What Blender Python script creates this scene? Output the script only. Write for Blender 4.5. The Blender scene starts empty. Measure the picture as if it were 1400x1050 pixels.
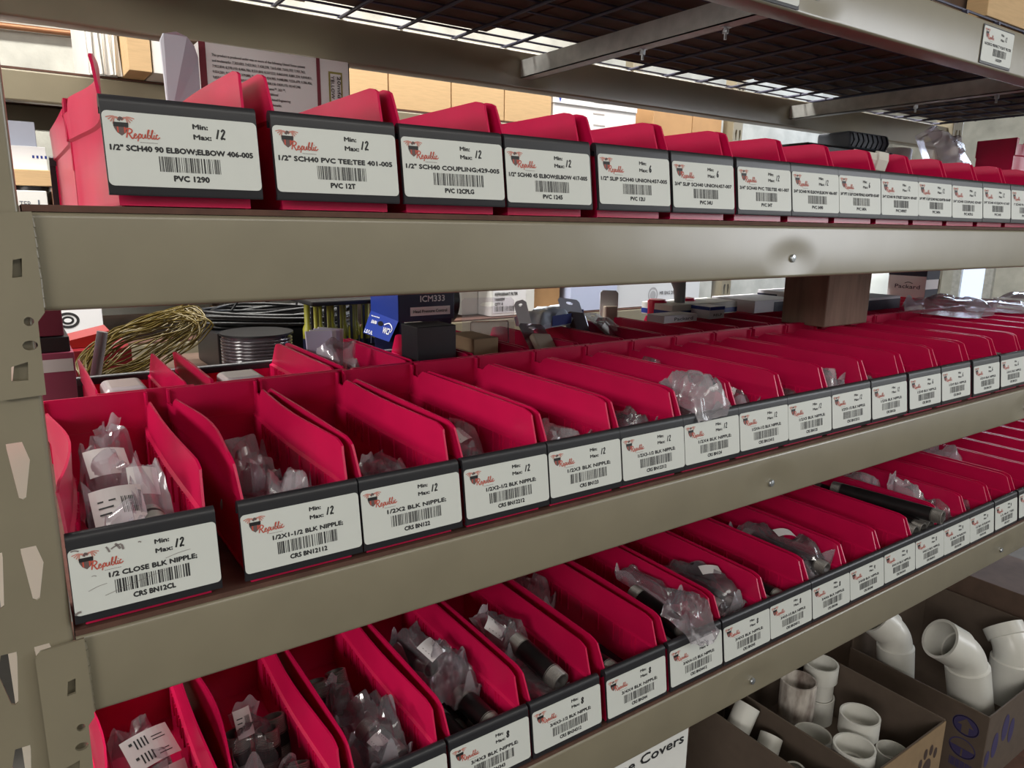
import bpy, math, random
from mathutils import Vector, Matrix, Euler

OZ = 1.5            # the camera stands 1.5 m above the floor
SC = bpy.context.scene
COL = SC.collection

# ------------------------------------------------------------------ camera
F_PX, CAM_Y = 991.9019, -0.5821
CAM_E = (1.3559, -0.0142, -0.6021)
cam_data = bpy.data.cameras.new('camera')
cam_data.sensor_fit = 'HORIZONTAL'
cam_data.sensor_width = 36.0
cam_data.lens = F_PX / 1400 * 36.0
cam_data.clip_start = 0.02
cam = bpy.data.objects.new('camera', cam_data)
cam.location = (0, CAM_Y, OZ)
cam.rotation_euler = CAM_E
COL.objects.link(cam)
SC.camera = cam

# ------------------------------------------------------------------ world, lamps, exposure
SC.view_settings.view_transform = 'Standard'
SC.view_settings.look = 'None'
SC.view_settings.gamma = 1.0
SC.view_settings.use_curve_mapping = False
SC.view_settings.exposure = 0.0
w = bpy.data.worlds.new('world')
SC.world = w
w.use_nodes = True
w.node_tree.nodes['Background'].inputs[0].default_value = (0.92, 0.95, 1.0, 1)
w.node_tree.nodes['Background'].inputs[1].default_value = 0.05


def area(name, loc, target, size, size_y, power, color):
    d = bpy.data.lights.new(name, 'AREA')
    d.shape = 'RECTANGLE'
    d.size, d.size_y, d.energy, d.color = size, size_y, power, color
    o = bpy.data.objects.new(name, d)
    o.location = (loc[0], loc[1], loc[2] + OZ)
    o.rotation_euler = (Vector(target) - Vector(loc)).to_track_quat('-Z', 'Y').to_euler()
    COL.objects.link(o)
    return o


area('ceiling_lamp_left', (-3.0, -2.3, 1.05), (0.7, 0.1, -0.20), 1.8, 0.75, 74, (1.0, 0.965, 0.92))
area('ceiling_lamp_front', (1.2, -2.6, 1.60), (0.9, 0.0, -0.3), 2.6, 0.5, 24, (1.0, 0.96, 0.89))
area('ceiling_lamp_back', (0.7, 1.03, 1.70), (0.7, 1.05, -1), 4.2, 0.30, 175, (1.0, 0.97, 0.91))
area('fill_lamp_end', (-1.4, 0.55, 0.45), (0.0, 0.2, -0.1), 0.5, 0.3, 16, (1.0, 0.97, 0.92))  # unseen fill, added to brighten the post slots and the first bin's wall
area('daylight_doorway', (4.7, -3.1, 0.38), (1.3, 0.0, -0.1), 2.2, 1.7, 100, (0.92, 0.95, 1.0))
area('daylight_window', (4.9, 1.1, 0.9), (1.6, 0.9, -0.1), 1.4, 1.2, 60, (0.72, 0.82, 1.0))

# ------------------------------------------------------------------ colours and materials
def lin(c):
    return tuple(((v / 255) / 12.92 if v / 255 <= 0.04045 else (((v / 255) + 0.055) / 1.055) ** 2.4) for v in c[:3])


MATS = {}


def mat(name, rgb, rough=0.5, metal=0.0, noise=0.0, nscale=20.0, bump=0.0, bscale=60.0, spec=0.5, coat=0.0,
        trans=0.0, dark=None, stretch=None):
    """Procedural material: a Principled surface with optional noise in colour and bump, optional translucency."""
    if name in MATS:
        return MATS[name]
    m = bpy.data.materials.new(name)
    m.use_nodes = True
    nt = m.node_tree
    b = nt.nodes['Principled BSDF']
    c = lin(rgb)
    b.inputs['Base Color'].default_value = (*c, 1)
    b.inputs['Roughness'].default_value = rough
    b.inputs['Metallic'].default_value = metal
    b.inputs['Specular IOR Level'].default_value = spec
    b.inputs['Coat Weight'].default_value = coat
    b.inputs['Coat Roughness'].default_value = 0.15
    tc = nt.nodes.new('ShaderNodeTexCoord')
    vec = tc.outputs['Object']
    if stretch:
        mp = nt.nodes.new('ShaderNodeMapping')
        mp.inputs['Scale'].default_value = stretch
        nt.links.new(vec, mp.inputs[0])
        vec = mp.outputs[0]
    if noise:
        n = nt.nodes.new('ShaderNodeTexNoise')
        n.inputs['Scale'].default_value = nscale
        n.inputs['Detail'].default_value = 6
        nt.links.new(vec, n.inputs['Vector'])
        r = nt.nodes.new('ShaderNodeValToRGB')
        d = lin(dark) if dark else tuple(v * (1 - noise) for v in c)
        r.color_ramp.elements[0].color = (*d, 1)
        r.color_ramp.elements[1].color = (*c, 1)
        r.color_ramp.elements[0].position = 0.3
        r.color_ramp.elements[1].position = 0.62
        nt.links.new(n.outputs['Fac'], r.inputs[0])
        nt.links.new(r.outputs[0], b.inputs['Base Color'])
    if bump:
        n2 = nt.nodes.new('ShaderNodeTexNoise')
        n2.inputs['Scale'].default_value = bscale
        nt.links.new(vec, n2.inputs['Vector'])
        bp = nt.nodes.new('ShaderNodeBump')
        bp.inputs['Strength'].default_value = bump
        bp.inputs['Distance'].default_value = 0.002
        nt.links.new(n2.outputs['Fac'], bp.inputs['Height'])
        nt.links.new(bp.outputs[0], b.inputs['Normal'])
    if trans:
        t = nt.nodes.new('ShaderNodeBsdfTranslucent')
        t.inputs[0].default_value = (*c, 1)
        mx = nt.nodes.new('ShaderNodeMixShader')
        mx.inputs[0].default_value = trans
        nt.links.new(b.outputs[0], mx.inputs[1])
        nt.links.new(t.outputs[0], mx.inputs[2])
        nt.links.new(mx.outputs[0], nt.nodes['Material Output'].inputs[0])
    MATS[name] = m
    return m


def film(name, tint=(245, 240, 248), haze=0.06, rough=0.09, gloss=0.65):
    """Thin clear plastic: mostly see-through, glossy at grazing angles, a little milky."""
    if name in MATS:
        return MATS[name]
    m = bpy.data.materials.new(name)
    m.use_nodes = True
    nt = m.node_tree
    nt.nodes.remove(nt.nodes['Principled BSDF'])
    tr = nt.nodes.new('ShaderNodeBsdfTransparent')
    tr.inputs[0].default_value = (0.96, 0.94, 0.97, 1)
    gl = nt.nodes.new('ShaderNodeBsdfGlossy')
    gl.inputs['Roughness'].default_value = rough
    df = nt.nodes.new('ShaderNodeBsdfDiffuse')
    df.inputs[0].default_value = (*lin(tint), 1)
    lw = nt.nodes.new('ShaderNodeLayerWeight')
    lw.inputs[0].default_value = 0.35
    mul = nt.nodes.new('ShaderNodeMath')
    mul.operation = 'MULTIPLY_ADD'
    mul.inputs[1].default_value = gloss
    mul.inputs[2].default_value = 0.03
    nt.links.new(lw.outputs['Fresnel'], mul.inputs[0])
    a = nt.nodes.new('ShaderNodeMixShader')
    a.inputs[0].default_value = haze
    nt.links.new(tr.outputs[0], a.inputs[1])
    nt.links.new(df.outputs[0], a.inputs[2])
    b = nt.nodes.new('ShaderNodeMixShader')
    nt.links.new(mul.outputs[0], b.inputs[0])
    nt.links.new(a.outputs[0], b.inputs[1])
    nt.links.new(gl.outputs[0], b.inputs[2])
    nt.links.new(b.outputs[0], nt.nodes['Material Output'].inputs[0])
    MATS[name] = m
    return m


def beam_paint():
    """Satin putty-coloured enamel, with the sheet metal drawn in around each bolt (object coordinates = world X)."""
    m = mat('rack_enamel', (132, 124, 104), rough=0.33, noise=0.10, nscale=14, spec=0.9)
    return m


M_PAINT = beam_paint()
M_RED = mat('red_polypropylene', (212, 20, 80), rough=0.30, spec=0.5, trans=0.14, noise=0.06, nscale=30)
M_HOLD = mat('black_pvc', (38, 38, 42), rough=0.38)
M_CARD = mat('card_white', (205, 208, 203), rough=0.45)
M_INK = mat('ink_black', (38, 38, 40), rough=0.6)
M_INKRED = mat('ink_red', (186, 78, 62), rough=0.6)
M_INKGREY = mat('ink_grey', (120, 112, 110), rough=0.6)
M_INKNAVY = mat('ink_navy', (98, 80, 78), rough=0.6)
M_MARKER = mat('marker_black', (22, 22, 24), rough=0.5)
M_BOARD = mat('hardboard', (92, 62, 50), rough=0.8, noise=0.3, nscale=60)
M_ZINC = mat('zinc', (190, 194, 198), rough=0.3, metal=0.9, noise=0.15, nscale=40)
M_GALV = mat('galvanised', (190, 190, 186), rough=0.45, metal=0.45, noise=0.2, nscale=50)
M_WIRE = mat('wire_blue_black', (72, 72, 92), rough=0.4, metal=0.3)
M_STEEL = mat('black_pipe', (40, 37, 38), rough=0.38, metal=0.35, noise=0.3, nscale=60)
M_THREAD = mat('cut_thread', (128, 124, 120), rough=0.4, metal=0.6, noise=0.2, nscale=90)
M_BAG = film('poly_bag')
M_BAG2 = film('poly_bag_milky', haze=0.22, rough=0.13)
M_BAG3 = film('poly_bag_grey', haze=0.30, rough=0.22)
M_SEAM = film('poly_bag_seam', haze=0.20, rough=0.14)
M_CLEAR = film('clear_pet', haze=0.07, rough=0.08, gloss=0.8)
M_TAG = mat('tag_paper', (206, 200, 200), rough=0.6)
M_PVC = mat('pvc_white', (214, 212, 204), rough=0.32, noise=0.06, nscale=25)
M_KRAFT = mat('kraft', (92, 78, 67), rough=0.85, noise=0.12, nscale=40, bump=0.05, bscale=300)
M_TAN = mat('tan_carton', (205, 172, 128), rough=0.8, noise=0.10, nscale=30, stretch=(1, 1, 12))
M_WHITEBOX = mat('white_carton', (228, 228, 224), rough=0.6, noise=0.05, nscale=18)
M_CONC = mat('concrete', (184, 183, 174), rough=0.9, noise=0.28, nscale=9, bump=0.3, bscale=120)
M_COPPER = mat('copper', (150, 104, 74), rough=0.4, metal=0.5, noise=0.2, nscale=30)
M_BLUE = mat('blue_carton', (38, 58, 140), rough=0.4)
M_NAVY = mat('navy_carton', (26, 28, 62), rough=0.45)
M_BLACK = mat('black_plastic', (20, 20, 23), rough=0.4)
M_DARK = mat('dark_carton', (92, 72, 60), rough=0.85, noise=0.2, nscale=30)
M_WHITE = mat('white_print', (236, 236, 238), rough=0.55)
M_WOOD = mat('weathered_block', (150, 122, 106), rough=0.85, noise=0.4, nscale=35, stretch=(1, 1, 0.15), bump=0.4, bscale=90)


# ------------------------------------------------------------------ geometry helpers
class G:
    def __init__(self):
        self.v, self.f, self.m = [], [], []

    def add(self, vs, fs, m=0):
        n = len(self.v)
        self.v += [tuple(p) for p in vs]
        self.f += [tuple(i + n for i in f) for f in fs]
        self.m += [m] * len(fs)
        return self

    def merge(self, g, M=None, m=None):
        vs = [M @ Vector(p) for p in g.v] if M else g.v
        n = len(self.v)
        self.v += [tuple(p) for p in vs]
        self.f += [tuple(i + n for i in f) for f in g.f]
        self.m += [m if m is not None else k for k in g.m]
        return self

    def box(self, x0, x1, y0, y1, z0, z1, m=0):
        vs = [(x, y, z) for z in (z0, z1) for y in (y0, y1) for x in (x0, x1)]
        return self.add(vs, [(0, 2, 3, 1), (4, 5, 7, 6), (0, 1, 5, 4), (2, 6, 7, 3), (0, 4, 6, 2), (1, 3, 7, 5)], m)

    def quad(self, a, b, c, d, m=0):
        return self.add([a, b, c, d], [(0, 1, 2, 3)], m)

    def prism(self, pts, axis, a, b, m=0):
        """Extrude a polygon of 2D points along axis 'x', 'y' or 'z' from a to b."""
        def p3(p, t):
            return {'x': (t, p[0], p[1]), 'y': (p[0], t, p[1]), 'z': (p[0], p[1], t)}[axis]
        n = len(pts)
        vs = [p3(p, a) for p in pts] + [p3(p, b) for p in pts]
        fs = [tuple(range(n)), tuple(range(2 * n - 1, n - 1, -1))]
        fs += [(i, i + n, (i + 1) % n + n, (i + 1) % n) for i in range(n)]
        return self.add(vs, fs, m)

    def sweep(self, path, radii, n=16, m=0, caps=True, flip=False, close=False):
        path = [Vector(p) for p in path]
        k = len(path)
        if not isinstance(radii, (list, tuple)):
            radii = [radii] * k
        up = None
        vs, fs = [], []
        for i, p in enumerate(path):
            a = path[(i - 1) % k] if (i > 0 or close) else p
            b = path[(i + 1) % k] if (i < k - 1 or close) else p
            t = (b - a).normalized() if (b - a).length > 1e-9 else Vector((0, 0, 1))
            if up is None:
                up = Vector((0, 0, 1)) if abs(t.z) < 0.9 else Vector((1, 0, 0))
            up = (up - t * up.dot(t)).normalized()
            s = t.cross(up)
            for j in range(n):
                q = 2 * math.pi * j / n
                vs.append(p + (up * math.cos(q) + s * math.sin(q)) * radii[i])
        rng = range(k) if close else range(k - 1)
        for i in rng:
            i2 = (i + 1) % k
            for j in range(n):
                q = (i * n + j, i * n + (j + 1) % n, i2 * n + (j + 1) % n, i2 * n + j)
                fs.append(q[::-1] if not flip else q)
        if caps and not close:
            c0, c1 = tuple(range(n)), tuple(range((k - 1) * n, k * n))
            fs += [c0, c1[::-1]] if not flip else [c0[::-1], c1]
        return self.add(vs, fs, m)

    def tube(self, path, ro, ri, n=24, m=0, mi=None):
        """Hollow pipe along a path, with outer and inner radius lists and open ends."""
        k = len(path)
        ro = ro if isinstance(ro, (list, tuple)) else [ro] * k
        ri = ri if isinstance(ri, (list, tuple)) else [ri] * k
        return self.sweep(list(path) + list(path)[::-1], None, n, m) if False else self._tube(path, ro, ri, n, m, mi)

    def _tube(self, path, ro, ri, n, m, mi):
        base = len(self.v)
        k = len(path)
        self.sweep(path, ro, n, m, caps=False)
        b2 = len(self.v)
        self.sweep(path, ri, n, m if mi is None else mi, caps=False, flip=True)
        fs = []
        for e in (0, k - 1):
            for j in range(n):
                a, b = base + e * n + j, base + e * n + (j + 1) % n
                c, d = b2 + e * n + (j + 1) % n, b2 + e * n + j
                fs.append((a, b, c, d) if e == 0 else (d, c, b, a))
        self.f += fs
        self.m += [m] * len(fs)
        return self

    def mesh(self, name, mats):
        me = bpy.data.meshes.new(name)
        me.from_pydata(self.v, [], self.f)
        for mm in mats:
            me.materials.append(mm)
        if len(mats) > 1:
            me.polygons.foreach_set('material_index', self.m)
        return me


def finish(me, smooth):
    if smooth:
        me.polygons.foreach_set('use_smooth', [True] * len(me.polygons))
        if smooth != 'all':
            try:
                me.set_sharp_from_angle(angle=math.radians(smooth if smooth > 1 else 35))
            except Exception:
                pass
    me.update()


def obj(name, g, mats, parent=None, loc=(0, 0, 0), rot=(0, 0, 0), smooth=0, bevel=0.0, segs=2):
    """Link a mesh (a G or a ready mesh) as ONE object; a top-level one is raised by OZ."""
    if not isinstance(mats, (list, tuple)):
        mats = [mats]
    me = g.mesh(name, mats) if isinstance(g, G) else g
    if isinstance(g, G):
        finish(me, smooth)
    o = bpy.data.objects.new(name, me)
    o.location = loc if parent else (loc[0], loc[1], loc[2] + OZ)
    o.rotation_euler = rot
    o.parent = parent
    COL.objects.link(o)
    if bevel:
        b = o.modifiers.new('bevel', 'BEVEL')
        b.width, b.segments, b.limit_method = bevel, segs, 'ANGLE'
        b.angle_limit = math.radians(40)
    return o


def tag(o, label, cat, group=None):
    o['label'], o['category'] = label, cat
    if group:
        o['group'] = group
    return o


def thing(name, label, cat, loc=(0, 0, 0), rot=(0, 0, 0), group=None):
    o = bpy.data.objects.new(name, None)
    o.empty_display_size = 0.02
    o.location = (loc[0], loc[1], loc[2] + OZ)
    o.rotation_euler = rot
    COL.objects.link(o)
    return tag(o, label, cat, group)


def struct(o):
    o['kind'] = 'structure'
    return o


def copy_tree(o, parent=None):
    c = o.copy()
    COL.objects.link(c)
    c.parent = parent
    for ch in [k for k in o.children]:
        copy_tree(ch, c)
    return c


CAM_R = Euler(CAM_E, 'XYZ').to_matrix()


def at(px, py, y):
    """The point at depth y (metres behind the shelf front) seen at a pixel of the 1400 x 1050 frame."""
    d = CAM_R @ Vector(((px - 700) / F_PX, -(py - 525) / F_PX, -1.0))
    t = (y - CAM_Y) / d.y
    return Vector((0, CAM_Y, 0)) + d * t


def catmull(pts, k=4, close=False):
    if len(pts) < 3:
        return pts
    P = [Vector(p) for p in pts]
    out = []
    n = len(P)
    for i in range(n if close else n - 1):
        p0 = P[(i - 1) % n] if close or i > 0 else P[0]
        p1, p2 = P[i], P[(i + 1) % n]
        p3 = P[(i + 2) % n] if close or i + 2 < n else P[-1]
        for j in range(k):
            t = j / k
            out.append(0.5 * ((2 * p1) + (p2 - p0) * t + (2 * p0 - 5 * p1 + 4 * p2 - p3) * t * t + (3 * p1 - p0 - 3 * p2 + p3) * t ** 3))
    if not close:
        out.append(P[-1])
    return out


# ------------------------------------------------------------------ lettering
_TXT = {}


def text_shape(s, bold=0.012, shear=0.0):
    key = (s, bold, shear)
    if key not in _TXT:
        c = bpy.data.curves.new('t', 'FONT')
        c.body, c.size, c.resolution_u, c.offset, c.shear = s, 1.0, 2, bold, shear
        o = bpy.data.objects.new('t', c)
        me = bpy.data.meshes.new_from_object(o)
        vs = [tuple(v.co) for v in me.vertices]
        fs = [tuple(p.vertices) for p in me.polygons]
        bpy.data.objects.remove(o)
        bpy.data.curves.remove(c)
        bpy.data.meshes.remove(me)
        x0 = min(v[0] for v in vs)
        x1 = max(v[0] for v in vs)
        _TXT[key] = (vs, fs, x0, x1)
    return _TXT[key]


class Face:
    """A flat printing surface: origin, a right-hand direction and an up direction, both in metres; lifts print off by eps."""
    def __init__(self, g, o, r, u, eps=0.00018):
        self.g, self.o = g, Vector(o)
        self.r, self.u = Vector(r).normalized(), Vector(u).normalized()
        self.n = self.r.cross(self.u)
        self.eps = eps

    def p(self, x, y, k=1.0):
        return self.o + self.r * x + self.u * y + self.n * self.eps * k

    def poly(self, pts, m, k=1.0):
        vs = [self.p(x, y, k) for x, y in pts]
        self.g.add(vs, [tuple(range(len(vs)))], m)

    def rect(self, x0, x1, y0, y1, m, k=1.0):
        self.poly([(x0, y0), (x1, y0), (x1, y1), (x0, y1)], m, k)

    def text(self, s, x0, x1, y, h, m, bold=0.0, shear=0.0, k=1.0):
        """Text stretched from x0 to x1 with cap height h and baseline y; bold thickens the strokes by that share of h."""
        if bold:
            d = bold * h
            for q, (a, b) in enumerate(((-d, 0), (d, 0), (0, d), (0, -d))):
                self.text(s, x0 + a, x1 + a, y + b, h, m, 0.0, shear, k + q * .15)
            return
        vs, fs, a, b = text_shape(s, 0.0, shear)
        sx, sy = (x1 - x0) / (b - a), h / 0.70
        self.g.add([self.p(x0 + (v[0] - a) * sx, y + v[1] * sy, k) for v in vs], fs, m)

    def line(self, s, x0, y, h, m, stretch=1.0, **kw):
        vs, fs, a, b = text_shape(s, 0.0)
        self.text(s, x0, x0 + (b - a) * h / 0.70 * stretch, y, h, m, **kw)

    def stroke(self, pts, wd, m, smooth=4, k=1.0, taper=False):
        P = catmull([Vector((p[0], p[1], 0)) for p in pts], smooth)
        n = len(P)
        L, R = [], []
        for i in range(n):
            t = (P[min(i + 1, n - 1)] - P[max(i - 1, 0)])
            t = t.normalized() if t.length > 1e-9 else Vector((1, 0, 0))
            nn = Vector((-t.y, t.x, 0)) * wd * 0.5 * ((0.45 + 0.55 * math.sin(math.pi * i / (n - 1))) if taper else 1)
            L.append(P[i] + nn)
            R.append(P[i] - nn)
        vs = [self.p(q.x, q.y, k) for q in L] + [self.p(q.x, q.y, k) for q in R]
        self.g.add(vs, [(i + n, i + 1 + n, i + 1, i) for i in range(n - 1)], m)

    def ellipse(self, cx, cy, rx, ry, m, k=1.0, n=28):
        self.poly([(cx + rx * math.cos(2 * math.pi * i / n), cy + ry * math.sin(2 * math.pi * i / n)) for i in range(n)], m, k)

    def ring(self, cx, cy, rx, ry, wd, m, k=1.0, n=32):
        vs, fs = [], []
        for i in range(n):
            a = 2 * math.pi * i / n
            vs += [self.p(cx + rx * math.cos(a), cy + ry * math.sin(a), k), self.p(cx + (rx - wd) * math.cos(a), cy + (ry - wd) * math.sin(a), k)]
        for i in range(n):
            a, b = 2 * i, 2 * ((i + 1) % n)
            fs.append((a, b, b + 1, a + 1))
        self.g.add(vs, fs, m)

    def barcode(self, x0, x1, y0, y1, m, seed=0, n=34):
        r = random.Random(seed)
        ws = [r.choice((1, 1, 1, 2, 2, 3)) for _ in range(2 * n + 1)]
        tot = sum(ws)
        x = x0
        for i, wd in enumerate(ws):
            d = wd / tot * (x1 - x0)
            if i % 2 == 0:
                self.rect(x, x + d, y0, y1, m)
            x += d


SCRIPT = [
    [(0.14, 0.0), (0.28, 0.55), (0.42, 1.0)],
    [(0.0, 0.80), (0.22, 1.02), (0.62, 1.05), (0.86, 0.85), (0.70, 0.58), (0.34, 0.50)],
    [(0.44, 0.52), (0.62, 0.2), (0.80, -0.06), (1.02, 0.10)],
    [(1.00, 0.20), (1.24, 0.30), (1.30, 0.46), (1.16, 0.50), (1.03, 0.28), (1.08, 0.03), (1.28, 0.02), (1.52, 0.30)],
    [(1.66, 0.52), (1.54, 0.05), (1.42, -0.36)],
    [(1.58, 0.36), (1.78, 0.52), (1.88, 0.32), (1.76, 0.05), (1.58, 0.06)],
    [(2.04, 0.50), (1.97, 0.14), (2.10, 0.0), (2.28, 0.18), (2.40, 0.50), (2.36, 0.12), (2.50, 0.04)],
    [(2.56, 0.12), (2.82, 0.75), (2.90, 1.0), (2.76, 0.92), (2.64, 0.35), (2.68, 0.02), (2.90, 0.06), (2.97, 0.34), (2.80, 0.40)],
    [(3.02, 0.14), (3.26, 0.72), (3.36, 0.98), (3.24, 0.94), (3.10, 0.32), (3.16, 0.0), (3.34, 0.10)],
    [(3.46, 0.46), (3.38, 0.12), (3.50, 0.0), (3.64, 0.16)],
    [(3.54, 0.66), (3.57, 0.72)],
    [(3.92, 0.42), (3.78, 0.49), (3.66, 0.24), (3.74, 0.0), (3.96, 0.08), (4.12, 0.22)],
]
HAND = {
    '1': [[(0.05, 0.0), (0.30, 1.0)]],
    '2': [[(0.05, 0.78), (0.28, 1.0), (0.48, 0.78), (0.05, 0.06), (0.30, 0.10), (0.60, 0.02)]],
    '6': [[(0.46, 1.0), (0.14, 0.55), (0.10, 0.15), (0.32, 0.0), (0.52, 0.18), (0.40, 0.42), (0.14, 0.32)]],
    '8': [[(0.34, 0.5), (0.10, 0.78), (0.34, 1.0), (0.56, 0.78), (0.34, 0.5), (0.08, 0.22), (0.34, 0.0), (0.58, 0.24), (0.34, 0.5)]],
    '4': [[(0.15, 1.0), (0.05, 0.45), (0.55, 0.50)], [(0.48, 0.95), (0.36, 0.0)]],
}
LW, LH = 0.1025, 0.050


def card_print(g, title, code, hand, seed, tx=(0.22, 0.86), bx=(0.28, 0.78), scuffed=False):
    """Everything printed and written on one bin card; card origin at its lower left, facing -Y. Slots: 0 card 1 ink 2 red 3 grey 4 navy 5 marker."""
    pts = []
    r0 = 0.0035
    for cx, cz, a0 in ((LW - r0, r0, -90), (LW - r0, LH - r0, 0), (r0, LH - r0, 90), (r0, r0, 180)):
        for i in range(5):
            a = math.radians(a0 + 22.5 * i)
            pts.append((cx + r0 * math.cos(a), cz + r0 * math.sin(a)))
    g.prism(pts, 'y', -0.0003, 0.0, 0)
    f = Face(g, (0, -0.0003, 0), (1, 0, 0), (0, 0, 1), 0.00012)
    X = lambda u: u * LW
    Y = lambda v: (1 - v) * LH
    # emblem: a shield under a spread eagle
    ex, ey = X(0.108), Y(0.195)
    f.poly([(ex - .0046, ey + .0022), (ex - .0044, ey - .0012), (ex - .0028, ey - .0044), (ex, ey - .0066), (ex + .0028, ey - .0044), (ex + .0044, ey - .0012), (ex + .0046, ey + .0022)], 4, 1)
    f.rect(ex - .0046, ex + .0046, ey - .0006, ey + .0024, 5, 2)
    for k in (-1, 1):
        f.rect(ex + k * .0021 - .0005, ex + k * .0021 + .0005, ey - .0046, ey - .0007, 2, 2)
    for s in (-1, 1):
        for q in range(4):
            f.stroke([(ex + s * .0008, ey + .0036 + q * .0005), (ex + s * (.0042 - .0003 * q), ey + .0062 - q * .0002), (ex + s * (.0088 - q * .0014), ey + .0052 - q * .0014)], .0008, 6, 3, 1 + q * .3)
    f.stroke([(ex - .0012, ey + .0034), (ex, ey + .0054), (ex + .0014, ey + .0042)], .0018, 4, 3, 2)
    s = X(0.212) / 4.12
    ox, oy = X(0.128), Y(0.350)
    for i, st in enumerate(SCRIPT):
        f.stroke([(ox + a * s, oy + b * s * 1.12 + a * s * 0.02) for a, b in st], s * (0.17 if i < 3 else 0.13), 2, 4, 2 + i * 0.1)
    for i in range(9):
        f.rect(X(0.215) + i * X(0.0122), X(0.215) + i * X(0.0122) + X(0.0095), oy - .0027, oy - .0023, 3)
    f.text('Min:', X(0.560), X(0.658), Y(0.160), .0033, 1, 0.085)
    f.text('Max:', X(0.560), X(0.676), Y(0.305), .0033, 1, 0.085)
    r = random.Random(seed)
    hx = X(0.705) + r.uniform(-.001, .001)
    hz = Y(0.285) + r.uniform(-.0006, .0006)
    hs = .0068
    for i, ch in enumerate(hand):
        for st in HAND[ch]:
            f.stroke([(hx + (a + i * 0.62 + 0.1 * b) * hs * 0.75, hz + b * hs) for a, b in st], .0013 if len(hand) > 1 else .0017, 5, 4)
    f.text(title, X(tx[0]), X(tx[1]), Y(0.520), .0036, 1, 0.085)
    f.barcode(X(bx[0]), X(bx[1]), Y(0.785), Y(0.575), 1, seed)
    cw = len(code) * 0.00295
    f.text(code, X((bx[0] + bx[1]) / 2) - cw / 2, X((bx[0] + bx[1]) / 2) + cw / 2, Y(0.910), .0038, 1, 0.085)
    if scuffed:
        for (a, b, c, d, wd) in ((.24, .05, .26, .14, .0012), (.30, .03, .33, .12, .0016), (.27, .10, .34, .05, .0010), (.34, .06, .35, .14, .0014), (.62, .42, .80, .36, .0003),
                                 (.10, .66, .22, .60, .0003), (.2, .78, .62, .60, .0003), (.02, .02, .07, .035, .0011), (.0, .97, .04, .94, .0016), (.45, .08, .47, .09, .0008), (.13, .45, .16, .46, .0004)):
            f.stroke([(X(a), Y(b)), (X((a + c) / 2), Y((b + d) / 2) + .0006), (X(c), Y(d))], wd, 3, 3, 3)


CARD_MATS = [M_CARD, M_INK, M_INKRED, M_INKGREY, M_INKNAVY, M_MARKER, mat('ink_rose', (190, 130, 118), rough=0.6)]

# ------------------------------------------------------------------ the room
ROOM = dict(x0=-3.8, x1=6.2, y0=-3.2, y1=2.35, z0=-1.5, z1=1.75)
M_FLOOR = mat('floor_concrete', (78, 74, 70), rough=0.7, noise=0.25, nscale=6)
M_WALLP = mat('wall_block_paint', (176, 176, 168), rough=0.85, noise=0.06, nscale=8, bump=0.15, bscale=60)
M_CEIL = mat('ceiling_paint', (190, 188, 180), rough=0.9)
R = ROOM
struct(obj('floor', G().box(R['x0'], R['x1'], R['y0'] - .3, R['y1'], R['z0'] - .06, R['z0']), M_FLOOR))
struct(obj('ceiling', G().box(R['x0'], R['x1'], R['y0'] - .3, R['y1'], R['z1'], R['z1'] + .06), M_CEIL))
struct(obj('wall_back', G().box(R['x0'], R['x1'], R['y1'], R['y1'] + .08, R['z0'], R['z1']), M_CONC))
WR = 5.30
struct(obj('wall_front', G().box(R['x0'], WR, R['y0'] - .3, R['y0'] - .2, R['z0'], R['z1']), M_WALLP))
struct(obj('wall_right', G().box(WR, WR + .08, R['y0'] - .3, R['y1'], R['z0'], R['z1']), M_CONC))
struct(obj('wall_left', G().box(R['x0'] - .08, R['x0'], R['y0'] - .3, R['y1'], R['z0'], R['z1']), M_WALLP))

# ------------------------------------------------------------------ the rack
ZB = [0.3177, 0.0046, -0.3037, -0.6131]        # tops of the four beams in view
BH = 0.0660                                    # beam height
DEPTH = 0.640
XL, XR = 0.012, 2.450
BOLT_X = (0.843, 1.664)


def plate(outline, holes, thick):
    """A flat sheet in the XZ plane (front at y = -thick) with punched holes."""
    c = bpy.data.curves.new('p', 'CURVE')
    c.dimensions, c.fill_mode, c.extrude = '2D', 'BOTH', thick / 2
    for ring in [outline] + list(holes):
        sp = c.splines.new('POLY')
        sp.points.add(len(ring) - 1)
        for q, (x, z) in zip(sp.points, ring):
            q.co = (x, z, 0, 1)
        sp.use_cyclic_u = True
    o = bpy.data.objects.new('p', c)
    me = bpy.data.meshes.new_from_object(o)
    bpy.data.objects.remove(o)
    bpy.data.curves.remove(c)
    me.materials.append(M_PAINT)
    me.transform(Matrix(((1, 0, 0, 0), (0, 0, -1, -thick / 2), (0, 1, 0, 0), (0, 0, 0, 1))))
    me.update()
    return me


def mesh_to_g(me, m=0):
    g = G()
    g.add([tuple(v.co) for v in me.vertices], [tuple(p.vertices) for p in me.polygons], m)
    bpy.data.meshes.remove(me)
    return g


def oval(cx, cz, rx, rz, n=20):
    return [(cx + rx * math.cos(2 * math.pi * i / n), cz + rz * math.sin(2 * math.pi * i / n)) for i in range(n)]


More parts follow.
